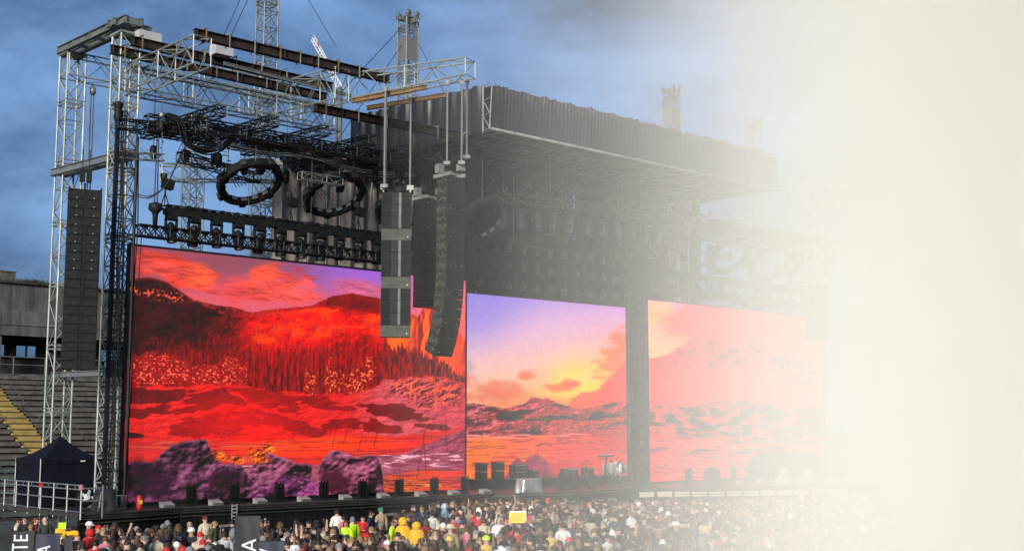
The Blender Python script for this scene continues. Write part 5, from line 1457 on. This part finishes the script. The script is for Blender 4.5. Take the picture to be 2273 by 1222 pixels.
def hair_mesh(kind):
    mb = MB()
    def shell(u, v):
        a = u * 2 * math.pi; th = v * math.pi * .5 * (1.28 if math.sin(a) > -.35 else .78)
        r = .111 + .008 * math.sin(a * 7 + v * 9)
        return HC + Vector((r * .92 * math.sin(th) * math.cos(a), r * 1.05 * math.sin(th) * math.sin(a) + .008, r * 1.08 * math.cos(th)))
    if kind in ('short', 'long', 'bun', 'tail', 'curly'): mb.grid(shell, 18, 7)
    if kind == 'long':
        mb.grid(lambda u, v: HC + Vector((.125 * math.sin((u - .5) * 3.6) * (1 + .15 * v), .05 + .085 * math.cos((u - .5) * 3.3) - .02 * v + .006 * math.sin(u * 40), .04 - v * .46)), 14, 8)
    if kind == 'tail':
        mb.lathe([(.02, -.34), (.035, -.2), (.045, -.08), (.03, 0)], HC + Vector((0, .13, .04)), 8)
    if kind == 'bun':
        mb.lathe([(.02, -.06), (.055, -.03), (.06, .01), (.03, .06)], HC + Vector((0, .07, .13)), 10)
    if kind == 'curly':
        for i in range(60):
            a = random.uniform(0, 6.28); th = random.uniform(0, 1.9 if math.sin(a) > -.2 else 1.1); r = .122
            p = HC + Vector((r * math.sin(th) * math.cos(a), r * math.sin(th) * math.sin(a) + .01, r * math.cos(th)))
            mb.lathe([(.01, -.03), (.032, 0), (.01, .03)], p, 5)
    me = mb.mesh('hair', HAIRS['black']); return me
def cap_mesh():
    mb = MB()
    mb.grid(lambda u, v: HC + Vector((.126 * .95 * math.sin(v * 1.62) * math.cos(u * 6.2832), .126 * 1.06 * math.sin(v * 1.62) * math.sin(u * 6.2832), .015 + .128 * math.cos(v * 1.62))), 16, 6)
    mb.grid(lambda u, v: HC + Vector((.10 * math.cos(math.pi + u * math.pi) * (1 - .1 * v), -.115 - .085 * v * math.sin(u * math.pi) - .01, .022 - .02 * v)), 8, 3)
    return mb.mesh('cap', CLM['white'])
def hat_mesh():
    mb = MB().lathe([(.24, .03), (.235, .045), (.13, .05), (.12, .14), (.06, .16)], HC, 18)
    return mb.mesh('hat', CLM['cream'])
def beanie_mesh():
    mb = MB().grid(lambda u, v: HC + Vector((.128 * math.sin(v * 1.75) * math.cos(u * 6.2832), .136 * math.sin(v * 1.75) * math.sin(u * 6.2832), .01 + .15 * math.cos(v * 1.75))), 16, 6)
    return mb.mesh('beanie', CLM['green'])
def hood_mesh():
    def fn(u, v):
        a = math.pi * (-.22 + 1.44 * u); th = v * 2.2
        r = .150 + .02 * v
        return HC + Vector((r * math.sin(th) * math.cos(a), .02 + r * 1.05 * math.sin(th) * math.sin(a), r * 1.05 * math.cos(th) - .01))
    return MB().grid(fn, 18, 8).mesh('hood', CLM['black'])
def face_mesh():
    mb = MB()
    for sx in (-.034, .034):
        mb.box(HC + Vector((sx, -.099, .005)), (.026, .012, .012)); mb.box(HC + Vector((sx, -.100, .028)), (.034, .010, .007))
    mb.box(HC + Vector((0, -.098, -.058)), (.045, .012, .010))
    return mb.mesh('face', EYEM)
def nose_ears(V, Fc):
    V = V.copy(); hc = np.array(HC)
    return V
HAIR_ME = {k: hair_mesh(k) for k in ('short', 'long', 'bun', 'tail', 'curly')}
CAP_ME, HAT_ME, BEAN_ME, HOOD_ME, FACE_ME = cap_mesh(), hat_mesh(), beanie_mesh(), hood_mesh(), face_mesh()
nose = MB().lathe([(.006, .02), (.014, -.012), (.016, -.022), (.006, -.03)], HC + Vector((0, -.112, 0)), 6)
for sx in (-1, 1): nose.box(HC + Vector((sx * .094, .01, -.005)), (.018, .03, .055))
NOSE_ME = nose.mesh('nose_and_ears', SKINS[0])
POSES = {'down': ('down', 'down'), 'crossed': ('crossed', 'crossed'), 'phone': ('phone', 'down'), 'pocket': ('pocket', 'pocket'), 'hips': ('hips', 'down'), 'up': ('up', 'up'), 'one_up': ('up', 'down')}
BODY = {}
def body(pose):
    if pose in BODY: return BODY[pose]
    J, V, Fc = grow(POSES[pose], 2)
    d = dict(J=J)
    # neater head: round the skin hull to an egg with a chin
    hc = np.array(HC); msk = V[:, 2] > 1.57
    rel = (V - hc) / np.array((.098, .118, .130)); ln = np.linalg.norm(rel, axis=1, keepdims=True)
    tgt = hc + rel / np.maximum(ln, 1e-6) * np.array((.094, .112, .128)); tgt[:, 0] *= np.where(tgt[:, 2] < 1.60, .86, 1.0)
    V = np.where(msk[:, None], V * .25 + tgt * .75, V)
    d['body'] = smooth_mesh('person', V, Fc, SKINS[0])
    for nm, short in (('long', False), ('tee', True)):
        reg = regions(J, V, Fc, short); d['top_' + nm] = sub_mesh('shirt' if short else 'jacket', V, Fc, reg, ('top',), .016 if short else .024, CLM['black'])
    d['trousers'] = sub_mesh('trousers', V, Fc, reg, ('leg',), .014, CLM['black'])
    d['shoes'] = sub_mesh('shoes', V, Fc, reg, ('shoe',), .012, CLM['black'])
    BODY[pose] = d
    return d
def poncho_mesh(pose):
    def fn(u, v):
        a = u * 2 * math.pi; r = .10 + .33 * v ** .7
        return Vector((math.cos(a) * r * 1.05, math.sin(a) * r * .75 + .01, 1.50 - .72 * v ** 1.15 + .02 * math.sin(a * 8) * v))
    return MB().grid(fn, 36, 10).mesh('poncho', CLM['orange yellow'])
PONCHO = poncho_mesh('down')
def put(name, me, parent, m):
    o = bpy.data.objects.new(name, me); COL.objects.link(o); o.parent = parent
    o.material_slots[0].link = 'OBJECT'; o.material_slots[0].material = m
    return o
def person(label, x, y, rz, pose='down', top='black', kind='jacket', hair='short', hcol='dark brown', head=None, headcol='white', skin=0, trou=0, sc=1.0, z=0.0, vest=None, group='people in the concert crowd'):
    d = body(pose)
    o = bpy.data.objects.new('person', d['body']); COL.objects.link(o)
    o.material_slots[0].link = 'OBJECT'; o.material_slots[0].material = SKINS[skin]
    o.location = (x, y, z); o.rotation_euler = (0, 0, rz); o.scale = (sc * random.uniform(.95, 1.1), sc * random.uniform(.97, 1.08), sc)
    tag(o, label, 'person', group)
    tm = CLM[top]
    if kind == 'poncho': put('poncho', PONCHO, o, tm)
    put('shirt' if kind == 'shirt' else 'jacket', d['top_tee' if kind == 'shirt' else 'top_long'], o, tm)
    put('trousers', d['trousers'], o, TROU[trou]); put('shoes', d['shoes'], o, CLM['black'])
    put('nose_and_ears', NOSE_ME, o, SKINS[skin]); put('face', FACE_ME, o, EYEM)
    if head == 'hood': put('hood', HOOD_ME, o, CLM[headcol])
    elif head == 'cap': put('cap', CAP_ME, o, CLM[headcol])
    elif head == 'hat': put('hat', HAT_ME, o, CLM[headcol])
    elif head == 'beanie': put('beanie', BEAN_ME, o, CLM[headcol])
    if hair and head not in ('hood', 'beanie'): 
        if not (head and hair == 'short'): put('hair', HAIR_ME[hair], o, HAIRS[hcol])
    return o

# where the people stand (label, x, y, turn, pose, top colour, top kind, hair, hair colour, headwear, headwear colour)
SPECIAL = [
    ('man in a cream shirt standing side on behind the first black banner', -18.57, 48.29, 1.4, 'crossed', 'cream', 'shirt', 'short', 'dark brown', None, 'white'),
    ('person in black with a brown fringe standing left of the bald man', -18.21, 48.05, 0.0, 'down', 'black', 'jacket', 'short', 'dark brown', None, 'white'),
    ('blond person in black seen from behind above the black banners', -17.45, 46.62, 3.49, 'down', 'black', 'jacket', 'short', 'blond', None, 'white'),
    ('bald man in a charcoal jacket above the black banners', -17.47, 48.05, 3.49, 'down', 'charcoal', 'jacket', None, 'dark brown', None, 'white'),
    ('auburn haired person in maroon just left of the bald man', -17.9, 48.29, 1.4, 'down', 'maroon', 'jacket', 'long', 'auburn', None, 'white'),
    ('bald man in black standing clear of the crowd left of centre', -12.01, 47.8, 1.4, 'pocket', 'black', 'jacket', None, 'dark brown', None, 'white'),
    ('broad person in a cream jacket and maroon cap seen from behind', -11.41, 47.8, 3.49, 'down', 'cream', 'jacket', 'short', 'dark brown', 'cap', 'maroon'),
    ('blond long haired person in olive next to the cream jacket', -10.96, 47.32, 1.4, 'phone', 'olive', 'jacket', 'long', 'blond', None, 'white'),
    ('dark haired person in black left of the tall black banner', -10.51, 48.29, 3.49, 'down', 'black', 'jacket', 'short', 'black', None, 'white'),
    ('person in a white shirt standing behind the two stewards', -7.09, 52.03, 3.49, 'down', 'white', 'shirt', 'short', 'dark brown', None, 'white'),
    ('person in a pink shirt standing behind the two stewards', -6.71, 51.18, 3.49, 'down', 'pink', 'shirt', 'tail', 'dark brown', None, 'white'),
    ('auburn haired steward in a hi vis yellow jacket, left one', -6.05, 46.85, 0.0, 'crossed', 'hi vis yellow', 'jacket', 'long', 'auburn', None, 'white'),
    ('grey haired steward in a hi vis yellow jacket, right one', -5.96, 48.05, 3.49, 'down', 'hi vis yellow', 'jacket', 'short', 'grey', None, 'white'),
    ('long haired person in a red jacket facing the camera right of the stewards', -5.94, 51.18, 0.0, 'crossed', 'red', 'jacket', 'long', 'dark brown', None, 'white'),
    ('person in navy holding up a phone right of the red jacket', -5.66, 51.46, 1.4, 'phone', 'navy', 'jacket', 'short', 'dark brown', None, 'white'),
    ('person in a beige jacket and green beanie seen from behind', -5.55, 54.43, 3.49, 'down', 'beige', 'jacket', 'short', 'dark brown', 'beanie', 'green'),
    ('steward in a hi vis yellow jacket left of the yellow ponchos', -4.46, 48.05, 1.4, 'down', 'hi vis yellow', 'jacket', 'short', 'light brown', None, 'white'),
    ('hooded person in an orange yellow rain poncho, left one', -3.98, 46.85, 3.49, 'down', 'orange yellow', 'poncho', 'short', 'dark brown', 'hood', 'orange yellow'),
    ('hooded person in an orange yellow rain poncho, right one', -3.48, 46.85, 3.49, 'down', 'orange yellow', 'poncho', None, 'dark brown', 'hood', 'orange yellow'),
    ('person in a red shirt with long light brown hair right of the ponchos', -3.21, 48.05, 3.49, 'hips', 'red', 'shirt', 'long', 'light brown', None, 'white'),
    ('person in navy before the first stage opening', -3.84, 54.75, 0.0, 'phone', 'navy', 'jacket', 'short', 'light brown', None, 'white'),
    ('person in a white shirt before the first stage opening', -3.32, 53.5, 3.49, 'down', 'white', 'shirt', 'short', 'black', None, 'white'),
    ('person with a light blue hood up close to the stage', -2.98, 57.08, 1.4, 'phone', 'light blue', 'jacket', None, 'dark brown', 'hood', 'light blue'),
    ('person in a red shirt behind the light blue hood', -2.27, 49.3, 3.49, 'down', 'red', 'shirt', 'short', 'black', None, 'white'),
    ('blond person in beige close to the stage', -1.85, 55.72, 0.0, 'down', 'beige', 'jacket', 'long', 'blond', None, 'white'),
    ('person in a red shirt with one arm raised', -1.34, 50.63, 3.49, 'one_up', 'red', 'shirt', 'short', 'dark brown', None, 'white'),
    ('person in a plain cream shirt seen from behind, left of the white hood', -1.06, 48.29, 3.49, 'down', 'cream', 'shirt', 'short', 'dark brown', None, 'white'),
    ('person in a grey jacket left of the white hood', -0.74, 49.56, 1.4, 'pocket', 'grey', 'jacket', 'short', 'black', None, 'white'),
    ('person with a white hood up and folded arms', -0.47, 47.09, 0.0, 'crossed', 'white', 'jacket', None, 'dark brown', 'hood', 'white'),
    ('person in a red shirt holding up the yellow sign', 0.16, 44.64, 3.49, 'up', 'red', 'shirt', 'short', 'dark brown', None, 'white'),
    ('person in a bright pink shirt with a bun left of the yellow sign', -1.56, 44.22, 3.49, 'hips', 'pink', 'shirt', 'bun', 'auburn', None, 'white'),
    ('person wearing a broad cream sun hat', -2.08, 43.41, 3.49, 'down', 'beige', 'jacket', 'short', 'dark brown', 'hat', 'cream'),
    ('blond person in a yellow shirt right of the yellow sign', 1.31, 43.61, 3.49, 'down', 'yellow', 'shirt', 'short', 'blond', None, 'white'),
    ('broad person in a white shirt seen from behind, right of the yellow shirt', 1.79, 45.06, 3.49, 'down', 'white', 'shirt', 'short', 'black', None, 'white'),
    ('person in a charcoal jacket and grey cap behind the white shirt', 2.11, 46.85, 3.49, 'down', 'charcoal', 'jacket', 'short', 'dark brown', 'cap', 'grey'),
    ('long black haired person in charcoal behind the yellow shirt', 1.42, 50.36, 3.49, 'down', 'charcoal', 'jacket', 'long', 'black', None, 'white'),
    ('long brown haired person in a loose cream cape', 2.95, 48.54, 3.49, 'phone', 'cream', 'poncho', 'long', 'dark brown', None, 'white'),
    ('curly blond person in a white cape standing tall in the thin fog', 4.87, 52.61, 3.49, 'down', 'white', 'poncho', 'curly', 'blond', None, 'white'),
    ('person in a white shirt and black cap near the bottom edge', 3.08, 41.32, 3.49, 'down', 'white', 'shirt', 'short', 'dark brown', 'cap', 'black'),
    ('person in a navy jacket left of the white cape', 3.97, 49.3, 3.49, 'hips', 'navy', 'jacket', 'short', 'dark brown', None, 'white'),
    ('blond person in a red shirt in the fog', 4.97, 43.61, 3.49, 'down', 'red', 'shirt', 'long', 'blond', None, 'white'),
    ('person in a black jacket and white hat in the fog', 5.86, 45.94, 3.49, 'down', 'black', 'jacket', 'short', 'grey', 'hat', 'white'),
    ('black haired person in a yellow shirt in the fog', 7.15, 47.8, 3.49, 'down', 'yellow', 'shirt', 'long', 'black', None, 'white'),
    ('person in a pink jacket in the fog near the bottom edge', 6.59, 42.24, 3.49, 'down', 'pink', 'jacket', 'short', 'dark brown', None, 'white'),
    ('person in black with raised phone before the stage middle', 3.66, 53.81, 1.4, 'phone', 'black', 'jacket', 'short', 'black', None, 'white'),
    ('person in charcoal facing the camera right of the white cape', 4.97, 48.29, 0.0, 'crossed', 'charcoal', 'jacket', 'long', 'light brown', None, 'white'),
    ('person in a pale pink jacket right of the left banners', -13.05, 41.32, 3.49, 'down', 'pink', 'jacket', 'short', 'light brown', None, 'white'),
    ('person in a white shirt below the cable ladder seen from behind', -9.12, 40.78, 3.49, 'down', 'white', 'shirt', 'short', 'dark brown', None, 'white'),
    ('person with a red hood up right of the yellow bag', -14.23, 43.41, 3.49, 'down', 'red', 'jacket', None, 'dark brown', 'hood', 'red'),
    ('person in a red jacket under the red hood', -12.65, 39.1, 3.49, 'down', 'red', 'jacket', 'short', 'black', None, 'white'),
    ('person in a white cap right of the yellow bag', -14.77, 44.85, 1.4, 'down', 'black', 'jacket', 'short', 'dark brown', 'cap', 'white'),
    ('person in a green shirt near the bottom edge left of centre', -11.29, 39.1, 3.49, 'phone', 'green', 'shirt', 'short', 'dark brown', None, 'white'),
    ('person with a bun and cream jacket left of centre', -11.14, 40.43, 3.49, 'down', 'cream', 'jacket', 'bun', 'light brown', None, 'white'),
    ('person in charcoal and a white cap below the bald man', -10.63, 42.62, 3.49, 'down', 'charcoal', 'jacket', 'short', 'dark brown', 'cap', 'white'),
    ('person in grey and a white cap below the stewards', -3.83, 39.59, 3.49, 'down', 'grey', 'jacket', 'short', 'dark brown', 'cap', 'white'),
    ('person in a yellow cap near the bottom edge under the white hood', -0.77, 39.1, 3.49, 'down', 'yellow', 'jacket', 'short', 'light brown', 'cap', 'hi vis yellow'),
    ('person in olive and a yellow cap near the bottom edge', -1.93, 39.76, 3.49, 'down', 'olive', 'jacket', 'short', 'dark brown', 'cap', 'yellow'),
]
SPOT = []
for i, (lb, x, y, rz, pose, top, kind, hair, hcol, head, headcol) in enumerate(SPECIAL):
    sc = 1.0 + .06 * math.sin(i * 2.3)
    person(lb, x, y, rz + random.uniform(-.3, .3), pose, top, kind, hair, hcol, head, headcol, skin=(0, 0, 1)[i % 3], trou=i % 5, sc=sc)
    SPOT.append((x, y))
def bearing(x, y): return math.atan2(x, y)
def crowd_limit(s):
    return float(np.interp(s, [-9, -4.7, -1, 1.5, 4, 8.75, 11, 13.5, 16, 19, 22, 24.5, 35, 60], [9.5, 9.5, 12.5, 12.8, 12.0, 9.4, 7.6, 6.6, 7.2, 9.3, 12, 13.5, 15, 16]))
cand = []
step = .60
for i in range(98):
    for j in range(92):
        x = -17 + i * step + random.uniform(-.24, .24) + (j % 2) * .33; y = 32.6 + j * .54 + random.uniform(-.22, .22)
        px = 1136 + 2806 * x / y
        if px < 150 or px > 2010: continue
        v = Vector((x, y, 0)) - ORG; s = v.dot(ES); q = v.dot(EQ)
        if q < crowd_limit(s) + random.uniform(-.3, .5): continue
        if px < 620 and px > 520 and y < 36: continue
        ok = True
        for (sx, sy) in SPOT:
            if (sx - x) ** 2 + (sy - y) ** 2 < .5 ** 2: ok = False; break
            if y < sy and abs(bearing(x, y) - bearing(sx, sy)) < .0062:
                # would this head hide the upper body of someone the photo shows in full?
                if 3.3 / y < 3.3 / sy + .0095: ok = False; break
        if ok and random.random() < .93: cand.append((y, x, s, q))
cand.sort()
tops_w = [('black', 44), ('charcoal', 18), ('navy', 13), ('grey', 6), ('olive', 8), ('beige', 4), ('white', 6), ('cream', 3), ('maroon', 4), ('denim blue', 5), ('light blue', 2), ('red', 4), ('pink', 2), ('green', 1.5), ('yellow', 1)]
hair_w = [('dark brown', 40), ('black', 22), ('light brown', 22), ('blond', 10), ('grey', 3), ('auburn', 5)]
def pick(w):
    t = random.uniform(0, sum(k for _, k in w))
    for a, k in w:
        t -= k
        if t <= 0: return a
    return w[-1][0]
HW = {'short': 'short hair', 'long': 'long loose hair', 'bun': 'hair in a bun', 'tail': 'a ponytail', 'curly': 'curly hair'}
PW = {'down': '', 'crossed': ' with folded arms', 'phone': ' holding a phone', 'pocket': ' hands in pockets', 'hips': ' one hand on the hip', 'one_up': ' one arm raised', 'up': ' both arms raised'}
def zone(px):
    for lim, w in ((330, 'by the left banners'), (520, 'left of the tall black banner'), (700, 'right of the tall black banner'), (850, 'below the stewards'), (1000, 'below the yellow ponchos'),
                   (1200, 'near the yellow sign'), (1330, 'right of the yellow sign'), (1480, 'in the thin fog'), (1700, 'in the fog'), (9999, 'deep in the fog')):
        if px < lim: return w
N_IND = 300 - len(SPECIAL)
used = {}
people = []
for (y, x, s, q) in cand[:N_IND]:
    px = 1136 + 2806 * x / y
    for tries in range(60):
        top = pick(tops_w); hcol = pick(hair_w); hair = pick([('short', 44), ('long', 30), ('bun', 8), ('tail', 10), ('curly', 8)])
        kind = pick([('jacket', 60), ('shirt', 40)]); pose = pick([('down', 50), ('crossed', 14), ('phone', 14), ('pocket', 12), ('hips', 8), ('one_up', 1.2)])
        head = pick([(None, 80), ('cap', 9), ('hood', 6), ('beanie', 3), ('hat', 2)]); headcol = pick([('white', 5), ('black', 5), ('grey', 3), ('red', 2), ('navy', 2), ('cream', 2), ('green', 1)])
        if head == 'hood': headcol = top; kind = 'jacket'
        turn = pick([('b', 74), ('s', 16), ('f', 10)])
        if head == 'hood': hd = 'hooded person in a %s %s' % (top, kind)
        elif head: hd = 'person in a %s %s and %s %s' % (top, kind, headcol, head)
        else: hd = '%s haired person with %s in %s %s' % (hcol, HW[hair].replace(' hair', ' cut') if hair == 'short' else HW[hair], 'a ' + top, kind)
        tw = {'b': '', 's': ' side on', 'f': ' facing the camera'}[turn]
        lb = hd + tw + PW[pose] + ' ' + zone(px)
        w = lb.split()
        if len(w) > 16: lb = hd + tw + ' ' + zone(px)
        if len(lb.split()) > 16: continue
        if lb not in used: break
    used[lb] = 1
    rz = PHI * .6 + math.pi + random.uniform(-.5, .5) + {'b': 0, 's': random.choice((1.5, -1.5)), 'f': 3.0}[turn]
    person(lb, x, y, rz, pose, top, kind, hair, hcol, head, headcol, skin=random.choice((0, 0, 0, 1, 1, 2)), trou=random.randrange(5), sc=random.uniform(.93, 1.05))
# the rest of the crowd as one mass of single figures
cl_names = list(CLO); h_names = list(HAIRS)
mats_all = SKINS + [CLM[k] for k in cl_names] + [HAIRS[k] for k in h_names]
LOW = {}
for pose in ('down', 'crossed', 'phone', 'pocket', 'one_up'):
    J, V, Fc = grow(POSES[pose], 0)
    LOW[pose] = (V, Fc, regions(J, V, Fc, pose in ('phone', 'one_up')))
mb = MB()
capv = [];
for v in range(4):
    for u in range(8):
        a = u / 8 * 6.2832; th = v / 3 * 1.75
        capv.append(Vector((.110 * math.sin(th) * math.cos(a), .124 * math.sin(th) * math.sin(a) + .010, .126 * math.cos(th) + .006)) + HC)
capf = [(j * 8 + i, j * 8 + (i + 1) % 8, (j + 1) * 8 + (i + 1) % 8, (j + 1) * 8 + i) for j in range(3) for i in range(8)]
lngv = [HC + Vector((.125 * math.sin((u / 4 - .5) * 3.4), .055 + .08 * math.cos((u / 4 - .5) * 3.2), .03 - .4 * v)) for v in range(2) for u in range(5)]
lngf = [(i, i + 1, 6 + i, 5 + i) for i in range(4)]
for (y, x, s, q) in cand[N_IND:]:
    V, Fc, rg = LOW[pick([('down', 50), ('crossed', 15), ('phone', 18), ('pocket', 15), ('one_up', 2)])]
    rz = PHI * .6 + math.pi + random.uniform(-.6, .6) + (random.choice((1.5, -1.5, 3.0)) if random.random() < .25 else 0)
    c, s_ = math.cos(rz), math.sin(rz); sc = random.uniform(.92, 1.06)
    def T(P): return np.stack(((P[:, 0] * c - P[:, 1] * s_) * sc + x, (P[:, 0] * s_ + P[:, 1] * c) * sc + y, P[:, 2] * sc), 1)
    o = len(mb.v)
    mb.v += [tuple(p) for p in T(V)]
    sk = random.choice((0, 0, 0, 1, 1, 2)); tp = 3 + cl_names.index(pick(tops_w)); lg = 3 + cl_names.index(random.choice(('black', 'navy', 'denim blue', 'charcoal', 'beige')))
    for f, r_ in zip(Fc, rg):
        mb.f.append(tuple(o + i for i in f)); mb.mi.append({'skin': sk, 'top': tp, 'leg': lg, 'shoe': 3}[r_]); mb.sm.append(True)
    hm = 3 + len(cl_names) + h_names.index(pick(hair_w))
    if random.random() < .12: hm = 3 + cl_names.index(random.choice(('white', 'black', 'cream', 'red', 'grey')))
    o = len(mb.v); mb.v += [tuple(p) for p in T(np.array(capv))]
    for f in capf: mb.f.append(tuple(o + i for i in f)); mb.mi.append(hm); mb.sm.append(True)
    if random.random() < .35:
        o = len(mb.v); mb.v += [tuple(p) for p in T(np.array(lngv))]
        for f in lngf: mb.f.append(tuple(o + i for i in f)); mb.mi.append(hm); mb.sm.append(True)
cr = mb.build('crowd', mats_all, None, 'stuff')
tag(cr, 'dense concert crowd packed towards the stage, each head a small figure')

# people working on the stage
def on_stage(label, s, q, z, pose, top, kind, hair, turn, sc=1.0):
    p = W(s, q, z); return person(label, p.x, p.y, PHI + turn, pose, top, kind, hair, 'dark brown', z=z, sc=sc, group='crew on the stage')
on_stage('stage hand in a grey jacket at the front edge of the stage middle', 28.9, 2.2, 1.7, 'phone', 'grey', 'jacket', 'short', 2.2, .95)
on_stage('stage hand in a white shirt beside the grey jacket on the stage edge', 29.9, 2.0, 1.7, 'hips', 'white', 'shirt', 'short', .6, .9)

# yellow sign held over a head
sg = thing_w('hand_sign', 'bright yellow cardboard sign held up over the crowd', 'sign', (0.17, 42.75, 1.98), .05)
MB().box((0, 0, .17), (.54, .015, .34)).build('card', YELP, sg)
MB().box((.03, .03, .22), (.56, .01, .34)).build('rear_card', WHITE, sg)
ln = MB()
for i in range(4): ln.box((random.uniform(-.04, .04), -.0105, .27 - i * .06), (.40 - .06 * (i % 2), .004, .012))
ln.build('scribble_line', mat('brown marker', (.35, .20, .03), .7), sg, 'stuff')
bg = thing_w('rain_bag', 'yellow folded rain bag held above the heads by the left banners', 'bag', (-12.6, 36.3, 2.0), .3)
MB().grid(lambda u, v: Vector((-.28 + .62 * u, -.08 * math.sin(v * 3.1), .02 + v * (.26 - .10 * u) + .03 * math.sin(u * 9))), 10, 6).grid(lambda u, v: Vector((-.28 + .62 * u, .08 * math.sin(v * 3.1), .02 + v * (.26 - .10 * u) + .03 * math.sin(u * 9))), 10, 6).build('cloth', CLM['orange yellow'], bg)
MB().box((-.1, 0, .36), (.2, .1, .18)).build('lid', CLM['hi vis yellow'], bg)
MB().tube((-.2, 0, 0), (-.2, 0, -.6), .04, 6).build('strap', CLM['yellow'], bg)

# ------------------------------------------------------------------ black banners with white letters
BAN = mat('black banner cloth', (.016, .016, .018), .6, 0, .25, 3, .15)
BANB = mat('dark blue banner cloth', (.018, .022, .045), .6, 0, .25, 3, .15)
LET = mat('white banner print', (.66, .68, .70), .7, 0, .06, 6)
GLY = {'T': [((0, 1), (.7, 1), .16), ((.35, 0), (.35, 1), .17)],
       'E': [((.08, 0), (.08, 1), .17), ((0, .08), (.62, .08), .16), ((0, .5), (.56, .5), .15), ((0, .92), (.62, .92), .16)],
       'A': [((.06, 0), (.38, 1), .17), ((.70, 0), (.38, 1), .17), ((.2, .30), (.56, .30), .14)],
       'V': [((.06, 1), (.38, 0), .17), ((.70, 1), (.38, 0), .17)]}
def banner(label, loc, rz, w, h, text, lean=0.0, m=BAN, cap=.30, adv=.235, x_off=0.04, top=.2):
    """cloth hung on a pole; the word runs up the cloth, its last letter near the top"""
    r = thing_w('banner', label, 'banner', loc, rz, 'black letter banners in the crowd')
    H0 = loc[2]
    def P(u, z, off=0): 
        return Vector((u + lean * z, .03 * math.sin(u * 9 + z * 2) - .002 - off, z))
    cl = MB().grid(lambda u, v: P(u * w, -h * (1 - v)), 12, 24); cl.build('cloth', m, r)
    MB().tube((0, .03, -H0), (0, .03, .05), .02, 6).tube((0, .03, 0), (w + lean * 0, .03, 0), .015, 6).build('pole', BLK, r)
    z = -top
    for ch in reversed(text):
        lm = MB()
        for (a, b, t) in GLY[ch]:
            # letter x runs up the cloth, letter y runs to the left
            q0 = Vector((x_off + cap * (1 - a[1]), z - adv + a[0] * adv / .76)); q1 = Vector((x_off + cap * (1 - b[1]), z - adv + b[0] * adv / .76))
            d = (q1 - q0); ln_ = d.length; d.normalize(); nn = Vector((-d.y, d.x)) * t * .5 * (cap * .8)
            q0 -= d * .0; n = 5
            for k in range(n):
                p, p2 = q0.lerp(q1, k / n), q0.lerp(q1, (k + 1) / n)
                vs = [P(v.x, v.y, .008) for v in (p - nn, p2 - nn, p2 + nn, p + nn)]
                lm.add(vs, [(0, 1, 2, 3)])
        lm.build('letter', LET, r); z -= adv + .035
    return r
banner('upright black banner ending in the letters TE at the left edge', (-10.50, 27, 2.92), R(8), .46, 2.6, 'TE', top=.04, cap=.29, adv=.165)
banner('tilted dark blue black banner right of the TE banner', (-10.03, 27.1, 2.86), R(-4), .56, 2.6, 'VA', lean=.10, m=BANB, top=.24, cap=.26, adv=.18, x_off=.08)
banner('narrow plain black banner beside the yellow bag', (-10.42, 30, 2.58), 0, .17, 2.2, '')
banner('tall black banner with a sideways letter A in the lower middle', (-6.50, 30.2, 3.02), R(3), .58, 2.9, 'A', top=.52, cap=.33, adv=.30, x_off=.16)
banner('black banner sloping down right of the tall one with part of a letter', (-5.92, 30.0, 2.46), R(-3), .62, 2.3, 'V', m=BANB, top=.16, cap=.26, adv=.22, lean=-.0)
# ------------------------------------------------------------------ added fog volume, shaped to fade the right side to cream
def added_fog_bank():
    # plan outline: thin at its left tip, ever thicker to the right; even density throughout
    back_y = 33.0
    pts = [(-3.5, 0.0), (-2.9, 0.05), (-2.2, 0.12), (-0.4, 0.31), (1.32, 0.75), (2.25, 0.92), (3.16, 1.38), (4.0, 2.0), (4.95, 2.85),
           (5.7, 4.4), (6.4, 6.0), (7.1, 8.2), (7.7, 12), (8.25, 20), (12, 24), (60, 26)]
    bm = bmesh.new()
    front = [(x, back_y - t) for x, t in pts]
    back = [(60, 90), (24, 63), (16.3, 48), (12.4, 40), (10.45, 36), (9.2, 34.1), (8.4, 33.3)] + [(x, back_y + 0.02) for x, t in reversed(pts) if x < 8.1]
    ring = front + back
    lo = [bm.verts.new((x, y, -1.0)) for x, y in ring]
    hi = [bm.verts.new((x, y, 40.0)) for x, y in ring]
    n = len(ring)
    for i in range(n):
        j = (i + 1) % n
        bm.faces.new((lo[i], lo[j], hi[j], hi[i]))
    bm.faces.new(lo[::-1]); bm.faces.new(hi)
    bmesh.ops.recalc_face_normals(bm, faces=bm.faces)
    me = bpy.data.meshes.new('fade_fog'); bm.to_mesh(me); bm.free()
    m = bpy.data.materials.new('fog'); m.use_nodes = True
    t = m.node_tree; t.nodes.clear()
    o = t.nodes.new('ShaderNodeOutputMaterial')
    v = t.nodes.new('ShaderNodeVolumePrincipled')
    v.inputs['Color'].default_value = (1.0, 0.985, 0.930, 1)
    v.inputs['Density'].default_value = 0.25
    v.inputs['Anisotropy'].default_value = -0.38
    t.links.new(v.outputs[0], o.inputs['Volume'])
    me.materials.append(m)
    ob = bpy.data.objects.new('fade_fog', me); COL.objects.link(ob)
    ob['kind'] = 'stuff'
    ob['label'] = 'added cream fog volume that fades out the right side of the stage'
    return ob
added_fog_bank()
